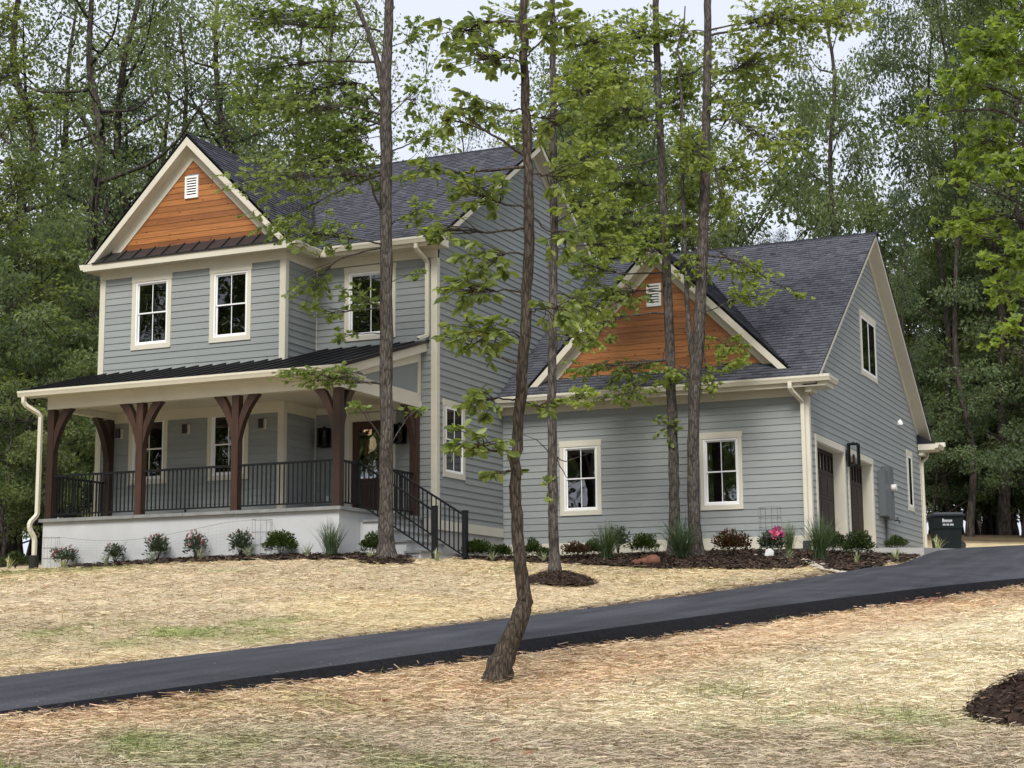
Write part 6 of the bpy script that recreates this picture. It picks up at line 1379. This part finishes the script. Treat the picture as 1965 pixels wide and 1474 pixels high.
for k in range(5):
    mb = MB(); s = 1.0; rng = np.random.default_rng(70+k); mb.lathe((0, 0, 0), [(0.35, -0.25), (1, 0.0), (0.8, 0.45), (0.2, 0.6)], 8); mb.v = [tuple(np.array(v)*(1+rng.normal(0, 0.16, 3))) for v in mb.v]; rk.append(mb.mesh('edging_stone'))
ln = [gp(1527, 1074, 33.2), gp(1548, 1079, 33.0), gp(1566, 1088, 32.4), gp(1585, 1097, 31.8), gp(1612, 1101, 31.0)]
for k in range(34):
    s = k/33*(len(ln)-1); i = min(int(s), len(ln)-2); p = ln[i]*(1-(s-i))+ln[i+1]*(s-i); p = p+np.array((random.gauss(0, 0.07), random.gauss(0, 0.07), 0)); o = link('edging_stone', random.choice(rk), 'rock'); q = random.uniform(0.03, 0.065)
    o.scale = (q*1.3, q, q*0.8); o.location = (p[0], p[1], hz(p[0], p[1])+0.03); o.rotation_euler = (0, 0, random.uniform(0, 6)); tag(o, 'small pale stone in the curved edging between straw and mulch', 'stone', 'pale edging stones')
for px, Y in [(1465, 33.2), (1450, 33.0), (1502, 32.2), (1705, 33.2), (1675, 32.4)]:
    p = col_at(px, Y); o = link('white_pebble', random.choice(rk), 'plate'); o.scale = (0.045, 0.035, 0.025); o.location = (p[0], p[1], p[2]+0.05); tag(o, 'small white pebble lying on the dark mulch', 'pebble', 'white pebbles on the mulch')
p = col_at(1475, 32.9); mb = MB(); mb.prism([(p[0]-0.09, p[1], p[2]+0.04), (p[0]+0.09, p[1], p[2]+0.04), (p[0]+0.10, p[1], p[2]+0.13), (p[0]+0.02, p[1]+0.02, p[2]+0.20), (p[0]-0.06, p[1]+0.01, p[2]+0.17)], (0.01, 0.03, 0.0)); mb.build('plant_tag', 'plate', None, label='white stone marker leaning in the mulch in front of the peony', cat='marker')
# ------------------------------------------------------------------ wheelie bin
by = 43.6; bx = px_x(1800, by); bz = 2.13
t = thing('wheelie_bin', 'dark green wheeled rubbish bin with white lettering beside the rear of the garage', 'bin', (bx, by, bz)); 
ca, sa = math.cos(0.38), math.sin(0.38)
def L2W(x, y, z): return (bx+ca*x-sa*y, by+sa*x+ca*y, bz+z*0.90)
def tbox(mb, x0, x1, y0, y1, z0, z1, tp=1.0):
    mb.hexa([L2W(x0, y0, z0), L2W(x1, y0, z0), L2W(x1, y1, z0), L2W(x0, y1, z0)], [L2W(x0*tp, y0*tp, z1), L2W(x1*tp, y0*tp, z1), L2W(x1*tp, y1*tp, z1), L2W(x0*tp, y1*tp, z1)]); return mb
mb = MB(); tbox(mb, -0.30, 0.30, -0.31, 0.31, 0.05, 0.62, 1.12); tbox(mb, -0.36, 0.36, -0.37, 0.37, 0.62, 0.98, 1.06); tbox(mb, -0.395, 0.395, -0.405, 0.405, 0.95, 0.985); mb.build('body', 'bin', t)
mb = MB(); tbox(mb, -0.41, 0.41, -0.44, 0.40, 0.986, 1.03, 1.0); tbox(mb, -0.39, 0.39, -0.40, 0.38, 1.03, 1.085, 0.93); mb.build('lid', 'bin_lid', t)
mb = MB(); mb.tube([L2W(0.40, 0.32, 0.98), L2W(0.50, 0.34, 1.02), L2W(0.50, -0.34, 1.02), L2W(0.40, -0.32, 0.98)], 0.016, 6); mb.build('handle', 'bin', t)
for sy in (-0.28, 0.28): mb = MB(); mb.tube([L2W(0.30, sy-0.03, 0.13), L2W(0.30, sy+0.03, 0.13)], 0.13, 14); mb.build('wheel', 'black', t)
mb = MB(); y = -0.398                                       # two unreadable rows of white print on the front
rows_ = [(-0.17, 0.80, 0.10, [0.05]+[0.026]*8), (-0.16, 0.70, 0.055, [0.024]*3+[-0.02]+[0.024]*3+[-0.02]+[0.024]*4)]
for x, z0, hh, ws in rows_:
    for k, w_ in enumerate(ws):
        if w_ > 0: tbox(mb, x, x+w_-0.006, y-0.004, y, z0, z0+(hh if (k == 0 or hh < 0.06) else hh*0.72)); x += w_
        else: x -= w_
mk = mb.build('lettering', 'mark', t); mk['kind'] = 'stuff'
# ------------------------------------------------------------------ twigs and fallen leaves in the near straw
for k, (px, py, L, ang, up) in enumerate([(700, 1437, 0.22, 0.2, 0.04), (1205, 1322, 0.12, 1.2, 0.7), (1112, 1352, 0.3, 0.1, 0.02), (1425, 1345, 0.10, 1.3, 0.9), (790, 1352, 0.10, 1.2, 0.7), (1690, 1272, 0.14, 0.1, 0.1)]):
    p = gp(px, py); rng = np.random.default_rng(80+k); d = np.array((math.cos(ang), math.sin(ang), up)); q = wob([p+np.array((0, 0, 0.01)), p+d*L*0.5+rng.normal(0, 0.012, 3)+np.array((0, 0, 0.015)), p+d*L+np.array((0, 0, 0.015))], 0.004, rng, 3)
    MB().tube(q, list(np.linspace(0.006, 0.002, len(q))), 5).build('twig', 'stem', None, label='thin dark fallen twig lying in the straw', cat='twig', group='fallen twigs in the straw')
for k, (px, py) in enumerate([(938, 1431), (1003, 1456), (1703, 1432), (1530, 1364), (745, 1352), (1548, 1422), (705, 1383)]):
    p = gp(px, py); rng = np.random.default_rng(90+k); V, F, tn = leaves(np.array([p+np.array((0, 0, 0.025))]), np.array([[math.cos(k), math.sin(k), 0.3]]), np.array([[0, -0.4, 1.0]])+rng.normal(0, 0.3, (1, 3)), np.array([0.085]), OAK, np.array([rng.random()]))
    tag(link('fallen_leaf', np_mesh('fallen_leaf', V, [F], tone=tn), 'dry_leaf'), 'yellow-brown fallen leaf lying on the straw', 'leaf', 'fallen leaves on the straw')
